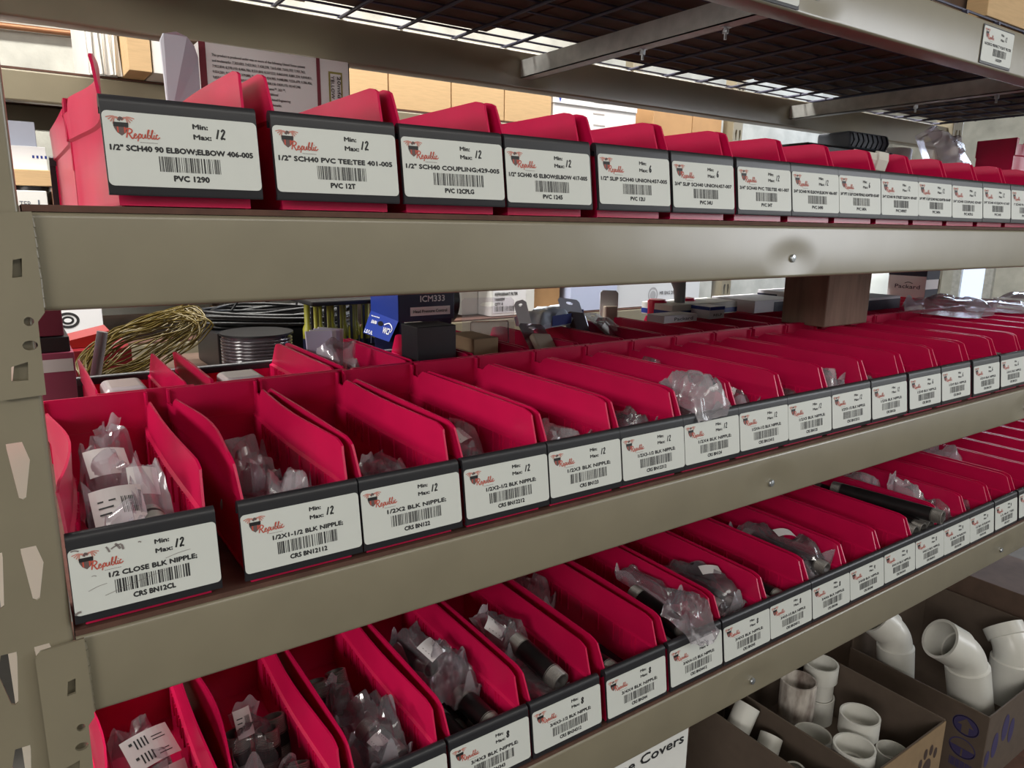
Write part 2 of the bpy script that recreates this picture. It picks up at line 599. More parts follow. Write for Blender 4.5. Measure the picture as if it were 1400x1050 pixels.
def upright(name, label, x0, x1, y0, group=None, front=True):
    """A roll-formed rack post: a slotted front sheet and two side flanges."""
    t = thing(name, label, 'rack post', ((x0 + x1) / 2, y0, -1.5), group=group)
    hw = (x1 - x0) / 2
    zs = []
    z = -1.40
    top = 3.05
    k0 = -0.1495 + 1.5
    slots = []
    k = -17
    while True:
        zt = k0 + k * 0.0765
        if zt > top - .05:
            break
        if zt > 0.1:
            for s in (-1, 1):
                c = s * 0.0115 + 0.0005
                L = [(-.0030 * -s, 0), (.0062 * -s, -.0002), (.0062 * -s, -.004), (.0030 * -s, -.040), (.0010 * -s, -.0412), (-.0012 * -s, -.0400), (-.0062 * -s, -.0137)]
                slots.append([(c + a, zt + b) for a, b in L])
        k += 1
    g = mesh_to_g(plate([(-hw + .003, 0), (hw - .003, 0), (hw - .003, top), (-hw + .003, top)], slots, .0018))
    for s in (-1, 1):
        # rounded corner and flange
        prof = [(s * (hw - .003), -.0018)]
        for i in range(1, 6):
            a = math.radians(18 * i)
            prof.append((s * (hw - .003 + .003 * math.sin(a)), -.0018 + .003 * (1 - math.cos(a))))
        prof += [(s * hw, .050), (s * (hw - .010), .050), (s * (hw - .010), .0482), (s * (hw - .0018), .0482), (s * (hw - .0018), .002), (s * (hw - .003), 0.0)]
        if s < 0:
            prof = prof[::-1]
        g.prism(prof, 'z', 0, top)
    obj('post_channel', g, M_PAINT, t, smooth=30)
    ft = G().box(-hw - .012, hw + .012, -.012, .060, 0, .003)
    obj('foot_plate', ft, M_PAINT, t)
    return t


post = upright('rack_post', 'putty painted slotted steel rack post at the left edge of the picture', -0.050, 0.0105, 0.002, 'uprights of the near rack')
upright('rack_post', 'putty rack post at the rear left corner behind the front post', -0.050, 0.0105, 0.590, 'uprights of the near rack')
upright('rack_post', 'putty rack post at the far right end of the near rack', XR, XR + .0605, 0.002, 'uprights of the near rack')
upright('rack_post', 'putty rack post at the far right rear corner of the near rack', XR, XR + .0605, 0.590, 'uprights of the near rack')


def beam_mat():
    """The rack enamel with the sheet pulled in round each bolt and faint hand marks."""
    m = M_PAINT.copy()
    m.name = 'beam_enamel'
    nt = m.node_tree
    b = nt.nodes['Principled BSDF']
    tc = nt.nodes.new('ShaderNodeTexCoord')
    hs = []
    for bx in (BOLT_X[0] - XL, BOLT_X[1] - XL):
        sub = nt.nodes.new('ShaderNodeVectorMath')
        sub.operation = 'SUBTRACT'
        sub.inputs[1].default_value = (bx, 0, -.041)
        nt.links.new(tc.outputs['Object'], sub.inputs[0])
        mul = nt.nodes.new('ShaderNodeVectorMath')
        mul.operation = 'MULTIPLY'
        mul.inputs[1].default_value = (0.55, 0.0, 1.0)
        nt.links.new(sub.outputs[0], mul.inputs[0])
        ln = nt.nodes.new('ShaderNodeVectorMath')
        ln.operation = 'LENGTH'
        nt.links.new(mul.outputs[0], ln.inputs[0])
        mr = nt.nodes.new('ShaderNodeMapRange')
        mr.interpolation_type = 'SMOOTHSTEP'
        mr.inputs['From Min'].default_value = 0.0
        mr.inputs['From Max'].default_value = 0.036
        mr.inputs['To Min'].default_value = -1.0
        mr.inputs['To Max'].default_value = 0.0
        nt.links.new(ln.outputs['Value'], mr.inputs[0])
        hs.append(mr.outputs[0])
    ad = nt.nodes.new('ShaderNodeMath')
    ad.operation = 'ADD'
    nt.links.new(hs[0], ad.inputs[0])
    nt.links.new(hs[1], ad.inputs[1])
    n = nt.nodes.new('ShaderNodeTexNoise')
    n.inputs['Scale'].default_value = 5
    nt.links.new(tc.outputs['Object'], n.inputs['Vector'])
    ma = nt.nodes.new('ShaderNodeMath')
    ma.operation = 'MULTIPLY_ADD'
    ma.inputs[1].default_value = 0.35
    nt.links.new(n.outputs['Fac'], ma.inputs[0])
    nt.links.new(ad.outputs[0], ma.inputs[2])
    bp = nt.nodes.new('ShaderNodeBump')
    bp.inputs['Strength'].default_value = 1.0
    bp.inputs['Distance'].default_value = 0.0035
    nt.links.new(ma.outputs[0], bp.inputs['Height'])
    nt.links.new(bp.outputs[0], b.inputs['Normal'])
    return m


M_BEAM = beam_mat()


def bolt(parent, x, z, y=-.0002, name='bolt'):
    g = G()
    prof = [(.0052, 0), (.0052, -.0012), (.0044, -.0026), (.0030, -.0034), (.0030, -.0026), (.0020, -.0020), (0.0001, -.0020)]
    g.sweep([(0, p[1], 0) for p in prof], [p[0] for p in prof], 16, 0, caps=False)
    return obj(name, g, M_ZINC, parent, (x, y, z), smooth=40)


def beam(label, ztop, y0, y1, front, lower=True):
    """A box beam with rolled edges, its hooked end bracket and its bolts. Origin at the left end, top front edge."""
    t = thing('rack_beam', label, 'rack beam', (XL, y0, ztop), group='cross beams of the near rack')
    L, D, r = XR - XL, y1 - y0, .004
    prof = []
    for cy, cz, a0 in ((r, -r, 90), (r, -BH + r, 180), (D - r, -BH + r, 270), (D - r, -r, 0)):
        for i in range(5):
            a = math.radians(a0 + 22.5 * i)
            prof.append((cy + r * math.cos(a), cz + r * math.sin(a)))
    g = G().prism(prof, 'x', 0, L)
    obj('beam_channel', g, M_BEAM, t, smooth=30)
    if front:
        for k, s in ((0, 1), (L, -1)):
            hz = [[(-.0085, -.031), (-.0035, -.030), (-.0045, -.042), (-.0100, -.0425)], oval(-.0040, -.0715, .0029, .0030), oval(-.0050, -.0875, .0044, .0033),
                  [(-.0170, -.101), (-.0075, -.0985), (-.0085, -.111), (-.0180, -.111)]]
            out = [(-.0262, -.006), (-.0225, -.0015), (.0050, .0), (.0055, -BH), (.0010, -BH - .006), (.0005, -.1220), (-.0265, -.1232)]
            if s < 0:
                out = [(-a, b) for a, b in out]
                hz = [[(-a, b) for a, b in h] for h in hz]
            obj('end_bracket', plate(out, hz, .0026), M_PAINT, t, (k, -.0022, 0), bevel=.0006)
            w = G()
            rr = random.Random(int(ztop * 1000))
            for i in range(9):
                z = -.004 - i * .0066
                w.sweep([(.0048 + rr.uniform(-.0005, .0005), -.0012, z), (.0050, -.0016, z - .006)], [.0016, .0018], 8)
            obj('weld_bead', w, M_PAINT, t, (k, -.0008, 0), smooth=60)
        for bx in BOLT_X:
            bolt(t, bx - XL, -.041, -.0004)
    else:
        for bx in BOLT_X:
            bolt(t, bx - XL, -.030, -.0004)
    return t


WORD = ['highest shelf', 'top row of bins', 'middle row of bins', 'lowest row of bins']
for i, z in enumerate(ZB):
    b = beam('putty steel front beam under the ' + ['wire mesh deck overhead', 'upper row of tagged bins', 'middle row of tagged bins', 'lowest row of tagged bins'][i], z, 0.0, .036, True)
    beam('putty steel rear beam seen from behind under the ' + ['wire mesh deck overhead', 'upper row of bins', 'middle row of bins', 'lowest row of bins'][i], z, .604, DEPTH, False)
    for k, bx in enumerate(BOLT_X):
        g = G()
        # folded channel: web and two lips
        zc, d = (-.060, .045) if i == 0 else (-.045, .043)
        y0, y1 = .0362, .6038
        g.box(-.013, .013, y0, y1, zc, zc + .0016)
        g.box(-.013, -.0114, y0, y1, zc, zc + .031)
        g.box(.0114, .013, y0, y1, zc, zc + .031)
        o = obj('support_channel', g, M_GALV, None, (bx, 0, z + (.012 if i == 0 else 0.0)))
        tag(o, ['galvanised cross support under the mesh deck, nearer the middle of the picture', 'galvanised cross support under the mesh deck, at the right of the picture'][k] if i == 0 else
            'galvanised cross support hidden under the shelf board of the %s, %s' % (['', 'upper bin row', 'middle bin row', 'lowest bin row'][i], ['nearer the left', 'nearer the right'][k]), 'support bar', 'cross supports of the near rack')
        if i == 0:
            for q in (.14, .30):
                gg = G()
                gg.sweep([(0, 0, .004), (0, 0, -.016)], .0022, 10)
                gg.sweep([(0, 0, -.002), (0, 0, -.008)], .0046, 6)
                gg.box(-.008, .008, -.003, .003, -.0005, .0015)
                obj('clip_bolt', gg, M_ZINC, o, (0.004, q, zc), smooth=40)

# shelf boards and the wire deck
for i in (1, 2, 3):
    o = obj('shelf_board', G().box(0, XR - XL, .0015, DEPTH - .002, 0, .0045), M_BOARD, None, (XL, 0, ZB[i] + .0001))
    tag(o, 'thin brown hardboard shelf under the ' + ['', 'upper', 'middle', 'lowest'][i] + ' row of red bins', 'shelf board', 'hardboard shelves')
g = G()
zd = 0.0
nx = 24
wire = thing('wire_deck', 'dark wire mesh deck overhead resting on the top beams', 'wire shelf', (XL, 0, ZB[0] + .001), group=None)
gx, gy = G(), G()
for i in range(23):
    x = .05 + i * .1055
    thick = .0030
    gy.sweep([(x, .004, .003), (x, .60, .003), (x, .632, .003), (x, .638, -.012)], thick, 8)
for j in range(13):
    y = .012 + j * .0510
    gx.sweep([(0.01, y, .0078), (XR - XL - .01, y, .0078)], .0019, 8)
obj('cross_wire', gy, M_WIRE, wire, smooth=40)['kind'] = 'stuff'
obj('long_wire', gx, M_WIRE, wire, smooth=40)['kind'] = 'stuff'

# ------------------------------------------------------------------ the shelf bins
BW, BD, BHT = .1035, .316, .1055


def tub_mesh(bow_l=0.0035, bow_r=0.0035, d=BD, flare=0.0):
    g = G()
    T = .0021
    Y0 = .0105

    def inset(y, z, bow):
        b = .0066 if z < .0400 else (.0062 if z < .0690 else max(0.0, .0028 - (z - .0696) * .080))
        t = (y - Y0) / (d - Y0)
        back = min(1.0, max(0.0, (1 - t) / 0.14))
        back = back * back * (3 - 2 * back)
        base = .0030 * back
        bulge = (bow - .0030) * (math.sin(math.pi * min(1, max(0, (t - .08) / .80))) ** 1.4) * (z / BHT) ** 1.2
        if bow > .010 and flare:
            bulge -= flare * max(0, 1 - t / .22) ** 2 * (z / BHT) ** 1.2
        return b * .8 + base + bulge

    ts = [0, .008, .02, .045, .09, .16, .24, .33, .42, .5, .58, .66, .74, .81, .86, .895, .915, .935, .96, 1.0]
    zl = [.0, .0390, .0412, .0672, .0696, .097, BHT]

    def ztop(t):
        if t < .05:
            return BHT - .0045 * (1 - t / .05) ** 2
        if t > .865:
            u = (t - .865) / .05
            return BHT - .011 * min(1, u) ** 1.3
        return BHT

    def yfront(z):
        if z < .060:
            return .0085
        return .0085 + (z - .060) / (BHT - .060) * .019

    for s, bow in ((-1, bow_l), (1, bow_r)):
        for lay in (0, 1):
            vs, fs = [], []
            for t in ts:
                for z in zl:
                    zz = min(z, ztop(t)) if z < BHT else ztop(t)
                    y = yfront(zz) + (d - .001 - yfront(zz)) * t
                    x = BW / 2 - inset(y, z + 1e-5, bow) - lay * T
                    vs.append((s * x, y, zz))
            nz = len(zl)
            for i in range(len(ts) - 1):
                for j in range(nz - 1):
                    q = (i * nz + j, (i + 1) * nz + j, (i + 1) * nz + j + 1, i * nz + j + 1)
                    fs.append(q if (s > 0) == (lay == 0) else q[::-1])
            base = len(g.v)
            g.add(vs, fs)
            if lay == 0:
                b0 = base
            else:
                for i in range(len(ts) - 1):
                    a, b = i * nz + nz - 1, (i + 1) * nz + nz - 1
                    q = (b0 + a, b0 + b, base + b, base + a)
                    g.f.append(q if s > 0 else q[::-1])
                    g.m.append(0)
                for j in range(nz - 1):
                    q = (b0 + j, b0 + j + 1, base + j + 1, base + j)
                    g.f.append(q if s > 0 else q[::-1])
                    g.m.append(0)
        # moulded divider ribs on the inner face
        for t in (.10, .125, .18, .205, .25, .36, .48, .50, .60, .66, .685, .74, .765, .82, .845):
            y = .02 + (d - .03) * t
            xa = BW / 2 - inset(y, .05, bow) - T
            xb = BW / 2 - inset(y, .0668, bow) - T
            q = .0015
            vs = []
            for z, x in ((.0416, xa), (.0670, xb)):
                for yy in (y - .0009, y + .0009):
                    for xx in (x + .0004, x - q):
                        vs.append((s * xx, yy, z))
            g.add(vs, [(0, 1, 3, 2), (4, 6, 7, 5), (0, 4, 5, 1), (2, 3, 7, 6), (1, 5, 7, 3), (0, 2, 6, 4)])
    # floor, rear wall with its rim, low front wall
    g.box(-BW / 2 + .0070, BW / 2 - .0070, .0085, d - .002, .0008, .0030)
    hb = BHT + .0045
    zs = [0, .0405, .0690, .0700, .0900, hb]
    for k in range(len(zs) - 1):
        i = .0062 if zs[k] < .04 else (.0042 if zs[k] < .069 else .0014)
        g.box(-BW / 2 + i, BW / 2 - i, d - .0024 - (.0006 if k < 3 else 0), d, zs[k], zs[k + 1])
    for s in (-1, 1):
        g.prism([(s * (BW / 2 - .0013), d), (s * (BW / 2 - .0013), d - .0075), (s * (BW / 2 - .0034), d - .0075), (s * (BW / 2 - .0050), d - .0020), (s * (BW / 2 - .0050), d)][::s], 'z', .070, hb - .0015)
    yz = [(.0060, .0008), (.0085, .0008), (.0118, .0630), (.0096, .0630)]
    g.prism(yz, 'x', -BW / 2 + .0068, BW / 2 - .0068)
    me = g.mesh('tub', [M_RED])
    finish(me, 30)
    return me


TUB = tub_mesh()
TUB_BOWED_L = tub_mesh(.0150, .0055, flare=.0075)
TUB_BOWED = tub_mesh(.0135, .0085)
TUB_SLIGHT = tub_mesh(.0035, .0070)
TUB_LEAN = tub_mesh(.0065, .0035)


def holder_mesh():
    """Extruded card holder clipped over the front lip; leans back by about 8.5 degrees."""
    w = BW
    prof = [(-.0040, .0075), (-.0046, .0090), (.0035, .0690)]
    for i in range(7):
        a = math.radians(170 - 26 * i)
        prof.append((.0085 + .0050 * math.cos(a), .0695 + .0050 * math.sin(a)))
    prof += [(.0135, .0620), (.0121, .0620), (.0119, .0672), (.0100, .0660), (.0065, .0660), (-.0016, .0110), (.0000, .0075)]
    g = G().prism(prof, 'x', -w / 2, w / 2)
    me = g.mesh('holder', [M_HOLD])
    finish(me, 40)
    return me


HOLDER = holder_mesh()
LEAN = math.atan2(.0081, .060)


def shelf_bin(tub, label, loc, facing=1, card=None, group='red shelf bins facing the aisle'):
    t = thing('shelf_bin', label, 'bin', loc, (0, 0, 0 if facing > 0 else math.pi), group)
    obj('tub', tub, M_RED, t)
    h = obj('card_holder', HOLDER, M_HOLD, t)
    if card:
        title, code, hand, seed, kw, dx, dz = card
        g = G()
        card_print(g, title, code, hand, seed, **kw)
        z0 = .0138 + dz
        y0 = -.0046 + (z0 - .009) * .135 - .0004
        obj('card', g, CARD_MATS, h, (-LW / 2 + dx, y0, z0), (-LEAN, 0, 0))
    return t


ROW1 = [('1/2" SCH40 90 ELBOW;ELBOW 406-005', 'PVC 1290', '12'), ('1/2" SCH40 PVC TEE;TEE 401-005', 'PVC 12T', '12'), ('1/2" SCH40 COUPLING;429-005', 'PVC 12CPLG', '12'),
        ('1/2" SCH40 45 ELBOW;ELBOW 417-005', 'PVC 1245', '12'), ('1/2" SLIP SCH40 UNION;457-005', 'PVC 12U', '6'), ('3/4" SLIP SCH40 UNION;457-007', 'PVC 34U', '6'),
        ('3/4" SCH40 PVC TEE;TEE 401-007', 'PVC 34T', '12'), ('3/4" SCH40 90 ELBOW;ELBOW 406-007', 'PVC 3490', '12'), ('3/4" FPT X SLIP SCH40 FEMALE ADAPTER 435-007', 'PVC 34FA', '6'),
        ('3/4" SCH40 90 STREET ELBOW 409-007', 'PVC 3490ST', '12'), ('3/4" MPT X SLIP SCH40 MALE ADAPTER 436-007', 'PVC 34MA', '12'), ('3/4" SCH40 COUPLING 429-007', 'PVC 34CPLG', '12'),
        ('3/4" SCH40 45 ELBOW 417-007', 'PVC 3445', '12'), ('1" SCH40 90 ELBOW 406-010', 'PVC 190', '12')]
X1 = [.0636, .178, .286, .393, .505, .613, .723, .828, .932, 1.036, 1.140, 1.244, 1.349, 1.455]
ROW2 = [('1/2 CLOSE BLK NIPPLE;', 'CRS BN12CL', '12'), ('1/2X1-1/2 BLK NIPPLE;', 'CRS BN12112', '12'), ('1/2X2 BLK NIPPLE;', 'CRS BN122', '12'), ('1/2X2-1/2 BLK NIPPLE;', 'CRS BN12212', '12'),
        ('1/2X3 BLK NIPPLE;', 'CRS BN123', '12'), ('1/2X3-1/2 BLK NIPPLE;', 'CRS BN12312', '12'), ('1/2X4 BLK NIPPLE;', 'CRS BN124', '12'), ('1/2X4-1/2 BLK NIPPLE;', 'CRS BN12412', '12'),
        ('1/2X5 BLK NIPPLE;', 'CRS BN125', '12'), ('1/2X5-1/2 BLK NIPPLE;', 'CRS BN12512', '12'), ('1/2X6 BLK NIPPLE;', 'CRS BN126', '12'), ('1/2X8 BLK NIPPLE;', 'CRS BN128', '6'),
        ('1/2X9 BLK NIPPLE;', 'CRS BN129', '6'), ('1/2X10 BLK NIPPLE;', 'CRS BN1210', '6'), ('1/2X12 BLK NIPPLE;', 'CRS BN1212', '6')]
X2 = [.0132, .1349, .2397, .3478, .4530, .5570, .6610, .7650, .8690, .9730, 1.080, 1.192, 1.299, 1.414, 1.5245]
ROW3 = [('3/4X1-1/2 BLK NIPPLE;', 'CRS BN34112', '8'), ('3/4X2 BLK NIPPLE;', 'CRS BN342', '8'), ('3/4X2-1/2 BLK NIPPLE;', 'CRS BN34212', '8'), ('3/4X3 BLK NIPPLE;', 'CRS BN343', '8'), ('3/4X3-1/2 BLK NIPPLE;', 'CRS BN34312', '8'),
        ('3/4X4 BLK NIPPLE;', 'CRS BN344', '8'), ('3/4X4-1/2 BLK NIPPLE;', 'CRS BN34412', '8'), ('3/4X5 BLK NIPPLE;', 'CRS BN345', '8'), ('3/4X5-1/2 BLK NIPPLE;', 'CRS BN34512', '8'),
        ('3/4X6 BLK NIPPLE;', 'CRS BN346', '8'), ('3/4X8 BLK NIPPLE;', 'CRS BN348', '4'), ('3/4X10 BLK NIPPLE;', 'CRS BN3410', '4'), ('3/4X12 BLK NIPPLE;', 'CRS BN3412', '8'),
        ('1/2 BLK 90 ELBOW;', 'CRS B1290', '4'), ('1/2 BLK 45 ELBOW;', 'CRS B1245', '4'), ('1/2 BLK TEE;', 'CRS B12T', '4'), ('3/4 BLK TEE;', 'CRS B34T', '4')]
X3 = [.0120, .1180, .2240, .3310, .4380, .5520, .6620, .7690, .8730, .9780, 1.082, 1.186, 1.290, 1.394, 1.498, 1.606, 1.718]

for row, (cards, xs) in enumerate(((ROW1, X1), (ROW2, X2), (ROW3, X3))):
    z = ZB[row + 1] + .0046
    rr = random.Random(row)
    for i, ((title, code, hand), x) in enumerate(zip(cards, xs)):
        if row == 0:
            kw = dict(tx=(.03, .955) if len(title) > 26 else (.10, .97), bx=(.30, .70))
            kw['bx'] = (.32, .72) if i not in (2,) else (.28, .78)
        else:
            kw = dict(tx=(.24, .84), bx=(.27, .78))
            if row == 1 and i == 0:
                kw['scuffed'] = True
        dx, dz = 0, 0
        if row == 0 and i == 3:
            dx, dz = -.0012, -.0016
        elif i > 3:
            dx, dz = rr.uniform(-.0007, .0007), rr.uniform(-.0010, .0006)
        tub = TUB
        if i == 0:
            tub = TUB_BOWED_L
        elif i in (1, 2) and row > 0:
            tub = TUB_BOWED if i == 1 else TUB_SLIGHT
        elif i % 4 == 2:
            tub = TUB_LEAN
        nm = ('red shelf bin with the card reading ' + title.replace(';', ' ').replace(' BLK ', ' black ').strip()).replace('"', ' inch')
        kwds = nm.split()
        nm = ' '.join(kwds[:16])
        if row == 0:
            nm = 'red shelf bin in the upper row, its card coded ' + code
        elif row == 1:
            nm = 'red shelf bin in the middle row, its card coded ' + code.replace('CRS ', '')
        else:
            nm = 'red shelf bin in the lowest row, its card coded ' + code.replace('CRS ', '')
        shelf_bin(tub, nm, (x + LW / 2, 0, z), 1, (title, code, hand, row * 100 + i, kw, dx, dz), ['bins of the upper row', 'bins of the middle row', 'bins of the lowest row'][row])
    # the bins that carry on to the right, only partly in view
    last = xs[-1] + LW / 2
    n_more = (2, 5, 5)[row]
    ordinal = ['first', 'second', 'third', 'fourth', 'fifth']
    for k in range(n_more):
        shelf_bin(TUB, 'red shelf bin of the %s row, %s one beyond the cut-off right edge cards' % (['upper', 'middle', 'lowest'][row], ordinal[k]), (last + .1055 * (k + 1), 0, z), 1, None,
                  ['bins of the upper row', 'bins of the middle row', 'bins of the lowest row'][row])
# rear bins, facing the other aisle
NB = 20
ORD = ['first', 'second', 'third', 'fourth', 'fifth', 'sixth', 'seventh', 'eighth', 'ninth', 'tenth', 'eleventh', 'twelfth', 'thirteenth', 'fourteenth', 'fifteenth', 'sixteenth',
       'seventeenth', 'eighteenth', 'nineteenth', 'twentieth']
for k in range(4):
    shelf_bin(TUB, 'red bin in the rear line of the upper shelf, %s from the left post' % ORD[k], (.115 + k * .1075, .638, ZB[1] + .0046), -1, None, 'bins of the rear line')
for k in range(NB):
    x = (.117, .274)[k] if k < 2 else .4155 + (k - 2) * .1050
    lab = 'wide red rear bin on the middle shelf, second from the left' if k == 1 else 'red rear bin on the middle shelf turned to the far aisle, %s from the left' % ORD[k]
    b = shelf_bin(TUB, lab, (x, .638, ZB[2] + .0046), -1, None, 'bins of the rear line')
    if k == 1:
        b.scale = (1.64, 1, 1)

tag(obj('slot_light_board', G().box(-.058, .0105, .560, .567, 0, 1.48), mat('slot_light_board', (238, 228, 212), rough=.7), None, (0, 0, -1.5)), 'added cream board before the rear left post, standing in for light in the slots', 'board')  # added board; its pale colour stands in for brightness behind the slots

# ------------------------------------------------------------------ what the bins hold
def nipple_mesh(L, r):
    """Barrel and the two cut threads of one pipe nipple, along +Y from 0 to L."""
    tl = min(L * .40, .019)
    b = G().tube([(0, tl * .9, 0), (0, L - tl * .9, 0)], r, r * .76, 20)
    me_b = b.mesh('barrel', [M_STEEL])
    finish(me_b, 40)
    out = []
    for s in (0, 1):
        n = 10
        path, ro = [], []
        for i in range(2 * n + 1):
            u = i / (2 * n)
            path.append((0, u * tl, 0))
            ro.append(r * (.93 + .05 * u) + (.0006 if i % 2 else -.0002))
        ri = [r * .76] * len(path)
        g = G().tube(path, ro, ri, 20)
        if s:
            g.v = [(x, L - y, z) for x, y, z in g.v]
            g.f = [f[::-1] for f in g.f]
        me = g.mesh('threaded_end', [M_THREAD])
        finish(me, 40)
        out.append(me)
    return me_b, out


_NIP = {}


def nipple(label, loc, L, r=.0133, yaw=0.0, pitch=0.0, group=None):
    key = (round(L, 4), r)
    if key not in _NIP:
        _NIP[key] = nipple_mesh(L, r)
    mb, ms = _NIP[key]
    t = thing('pipe_nipple', label, 'pipe nipple', loc, (pitch, 0, yaw), group)
    obj('barrel', mb, M_STEEL, t)
    for m in ms:
        obj('threaded_end', m, M_THREAD, t)
    return t


def bag_mesh(wd, ln, h, seed, style='flat', res=18):
    """A sealed clear bag: a low pillow broken into crumpled flat facets, with a welded margin and an open, gathered or hanging end."""
    r = random.Random(seed)
    pts = [(r.uniform(-1, 1), r.uniform(-1, 1), r.uniform(-1.1, 1.1), r.uniform(-1.1, 1.1), r.uniform(-.22, .28)) for _ in range(10)]
    nu, nv = res, int(res * 1.3)

    def crumple(u, v):
        # nearest facet wins: flat planes meeting in sharp creases
        best, val = 9, 0
        for a, b, su, sv, c in pts:
            d = (u - a) ** 2 + (v - b) ** 2
            if d < best:
                best, val = d, c + .50 * (su * (u - a) + sv * (v - b))
        return val

    vs, fs = [], []
    for lay in (1, 0):
        for j in range(nv + 1):
            v = -1 + 2 * j / nv
            for i in range(nu + 1):
                u = -1 + 2 * i / nu
                e = min(1 - abs(u), 1 - abs(v))
                T = min(1.0, e / .42) if e > .06 else .02
                T = math.sin(T * math.pi / 2) ** .9
                cr = crumple(u, v)
                x = u * wd / 2 * (1 - .05 * T + .03 * math.sin(6 * v + seed))
                y = v * ln / 2 * (1 + .03 * math.sin(5 * u + seed))
                z = h * (T * (.74 + .42 * cr) + .03) if lay else h * .02 * (1 - T)
                if lay:
                    x += .05 * wd * cr * T
                if e <= .07:
                    lift = h * (.30 + .35 * math.sin(2.2 * u - 1.7 * v + seed) + .16 * math.sin(7 * u + 5 * v))
                    z = max(.0005, lift) + (.0004 if lay else 0)
                if style == 'gather' and v > .1:
                    q = (v - .1) / .9
                    x *= 1 - .78 * min(1, q * 1.7) + .42 * max(0, q - .60) / .40
                    z = z * (1 - .75 * q) + h * (.62 * q + .16 * q * q)
                    y -= ln * .20 * q
                    x += wd * .10 * math.sin(3 * q + seed)
                if style == 'open' and v > .30:
                    q = (v - .30) / .70
                    z = z * (1 - .6 * q) + h * (.55 * q * q + .16 * q * math.sin(4 * u + seed))
                if style == 'droop' and v < -.30:
                    q = (-.30 - v) / .70
                    z = z * (1 - .25 * q) - h * .30 * q * q + .2 * h * q * cr
                if style != 'droop':
                    z = max(z, .0005)
                vs.append((x, y, z + (.0003 if lay else 0)))
    n1 = (nu + 1) * (nv + 1)
    ms = []
    for j in range(nv):
        for i in range(nu):
            a = j * (nu + 1) + i
            q = (a, a + 1, a + nu + 2, a + nu + 1)
            fs.append(q)
            fs.append(tuple(k + n1 for k in q[::-1]))
            s = 1 if j in (0, nv - 1) or i in (0, nu - 1) else 0
            ms += [s, s]
    rim = [i for i in range(nu + 1)] + [j * (nu + 1) + nu for j in range(1, nv + 1)] + [nv * (nu + 1) + i for i in range(nu - 1, -1, -1)] + [j * (nu + 1) for j in range(nv - 1, 0, -1)]
    for a, b in zip(rim, rim[1:] + rim[:1]):
        fs.append((b, a, a + n1, b + n1))
        ms.append(1)
    g = G().add(vs, fs)
    g.m = ms
    return g


def paper_tag(parent, wd, ln, loc, rot, seed, style='bars'):
    g = G()
    n = 8
    r = random.Random(seed)
    c = r.uniform(.15, .3)

    def z(u):
        return c * wd * (1 - (2 * u - 1) ** 2) * .5
    vs, fs = [], []
    for k in (0, 1):
        for i in range(n + 1):
            u = i / n
            vs += [((u - .5) * wd, -ln / 2, z(u) - .0003 * k), ((u - .5) * wd, ln / 2, z(u) - .0003 * k)]
    for i in range(n):
        a = 2 * i
        b = a + 2 * (n + 1)
        fs += [(a, a + 2, a + 3, a + 1), (b, b + 1, b + 3, b + 2)]
    g.add(vs, fs, 0)

    def patch(u0, u1, v0, v1, m):
        g.add([((u0 - .5) * wd, (v0 - .5) * ln, z(u0) + .0004), ((u1 - .5) * wd, (v0 - .5) * ln, z(u1) + .0004), ((u1 - .5) * wd, (v1 - .5) * ln, z(u1) + .0004), ((u0 - .5) * wd, (v1 - .5) * ln, z(u0) + .0004)], [(0, 1, 2, 3)], m)
    if style == 'bars':
        for i in range(9):
            patch(.56 + i * .035, .56 + i * .035 + r.choice((.010, .02)), .3, .72, 1)
        for i in range(3):
            patch(.12, .46 - .06 * i, .66 - i * .16, .70 - i * .16, 1)
    elif style == 'print':
        for k in range(2):
            for i in range(4):
                patch(.22 + i * .07, .25 + i * .07, .12 + .46 * k, .40 + .46 * k, 1)
            patch(.12, .18, .30 + .46 * k, .38 + .46 * k, 1)
            patch(.55, .84, .16 + .46 * k, .19 + .46 * k, 1)
            patch(.55, .80, .26 + .46 * k, .29 + .46 * k, 1)
    elif style == 'lines':
        for i in range(4):
            patch(.12, .86, .2 + i * .18, .24 + i * .18, 1)
    return obj('paper_tag', g, [M_TAG, M_INK], parent, loc, rot)


def bag(label, loc, wd, ln, h, seed, yaw=0.0, rot=(0, 0), style='flat', tags=(), m=None, group='plastic bags in the bins'):
    if group:
        # keep the bag between the walls of the bin that it lies in
        row = min((1, 2, 3), key=lambda k: abs(loc[2] - ZB[k] - .03))
        c = min((C1, C2, C3)[row - 1], key=lambda v: abs(v - loc[0]))
        lim = .0335 if row > 1 and (c - (C1, C2, C3)[row - 1][0]) < .26 else .0358
        hx = abs(wd / 2 * math.cos(yaw)) + abs(ln / 2 * math.sin(yaw))
        if hx > lim - .003:
            f = (lim - .003) / hx
            wd, ln, hx = wd * f, ln * max(f, .9), lim - .003
            yaw *= f
            hx = min(lim, abs(wd / 2 * math.cos(yaw)) + abs(ln / 2 * math.sin(yaw)))
        x = max(c - lim + hx, min(c + lim - hx, loc[0]))
        hy = abs(ln / 2 * math.cos(yaw)) + abs(wd / 2 * math.sin(yaw))
        y = loc[1] if style == 'droop' else max(.017 + hy * 1.04, loc[1])
        y = min(y, .308 - hy * 1.06)
        loc = (x, y, loc[2] + (0 if style == 'droop' else .0008))
    t = thing('plastic_bag', label, 'bag', loc, (rot[0], rot[1], yaw), group)
    obj('film', bag_mesh(wd, ln, h, seed, style), [m or M_BAG, M_SEAM], t, smooth=30)
    for k, (tw, tl, tx, ty, tz, tr, st) in enumerate(tags):
        paper_tag(t, tw, tl, (tx, ty, tz * .92), tr, seed + k, st)
    return t


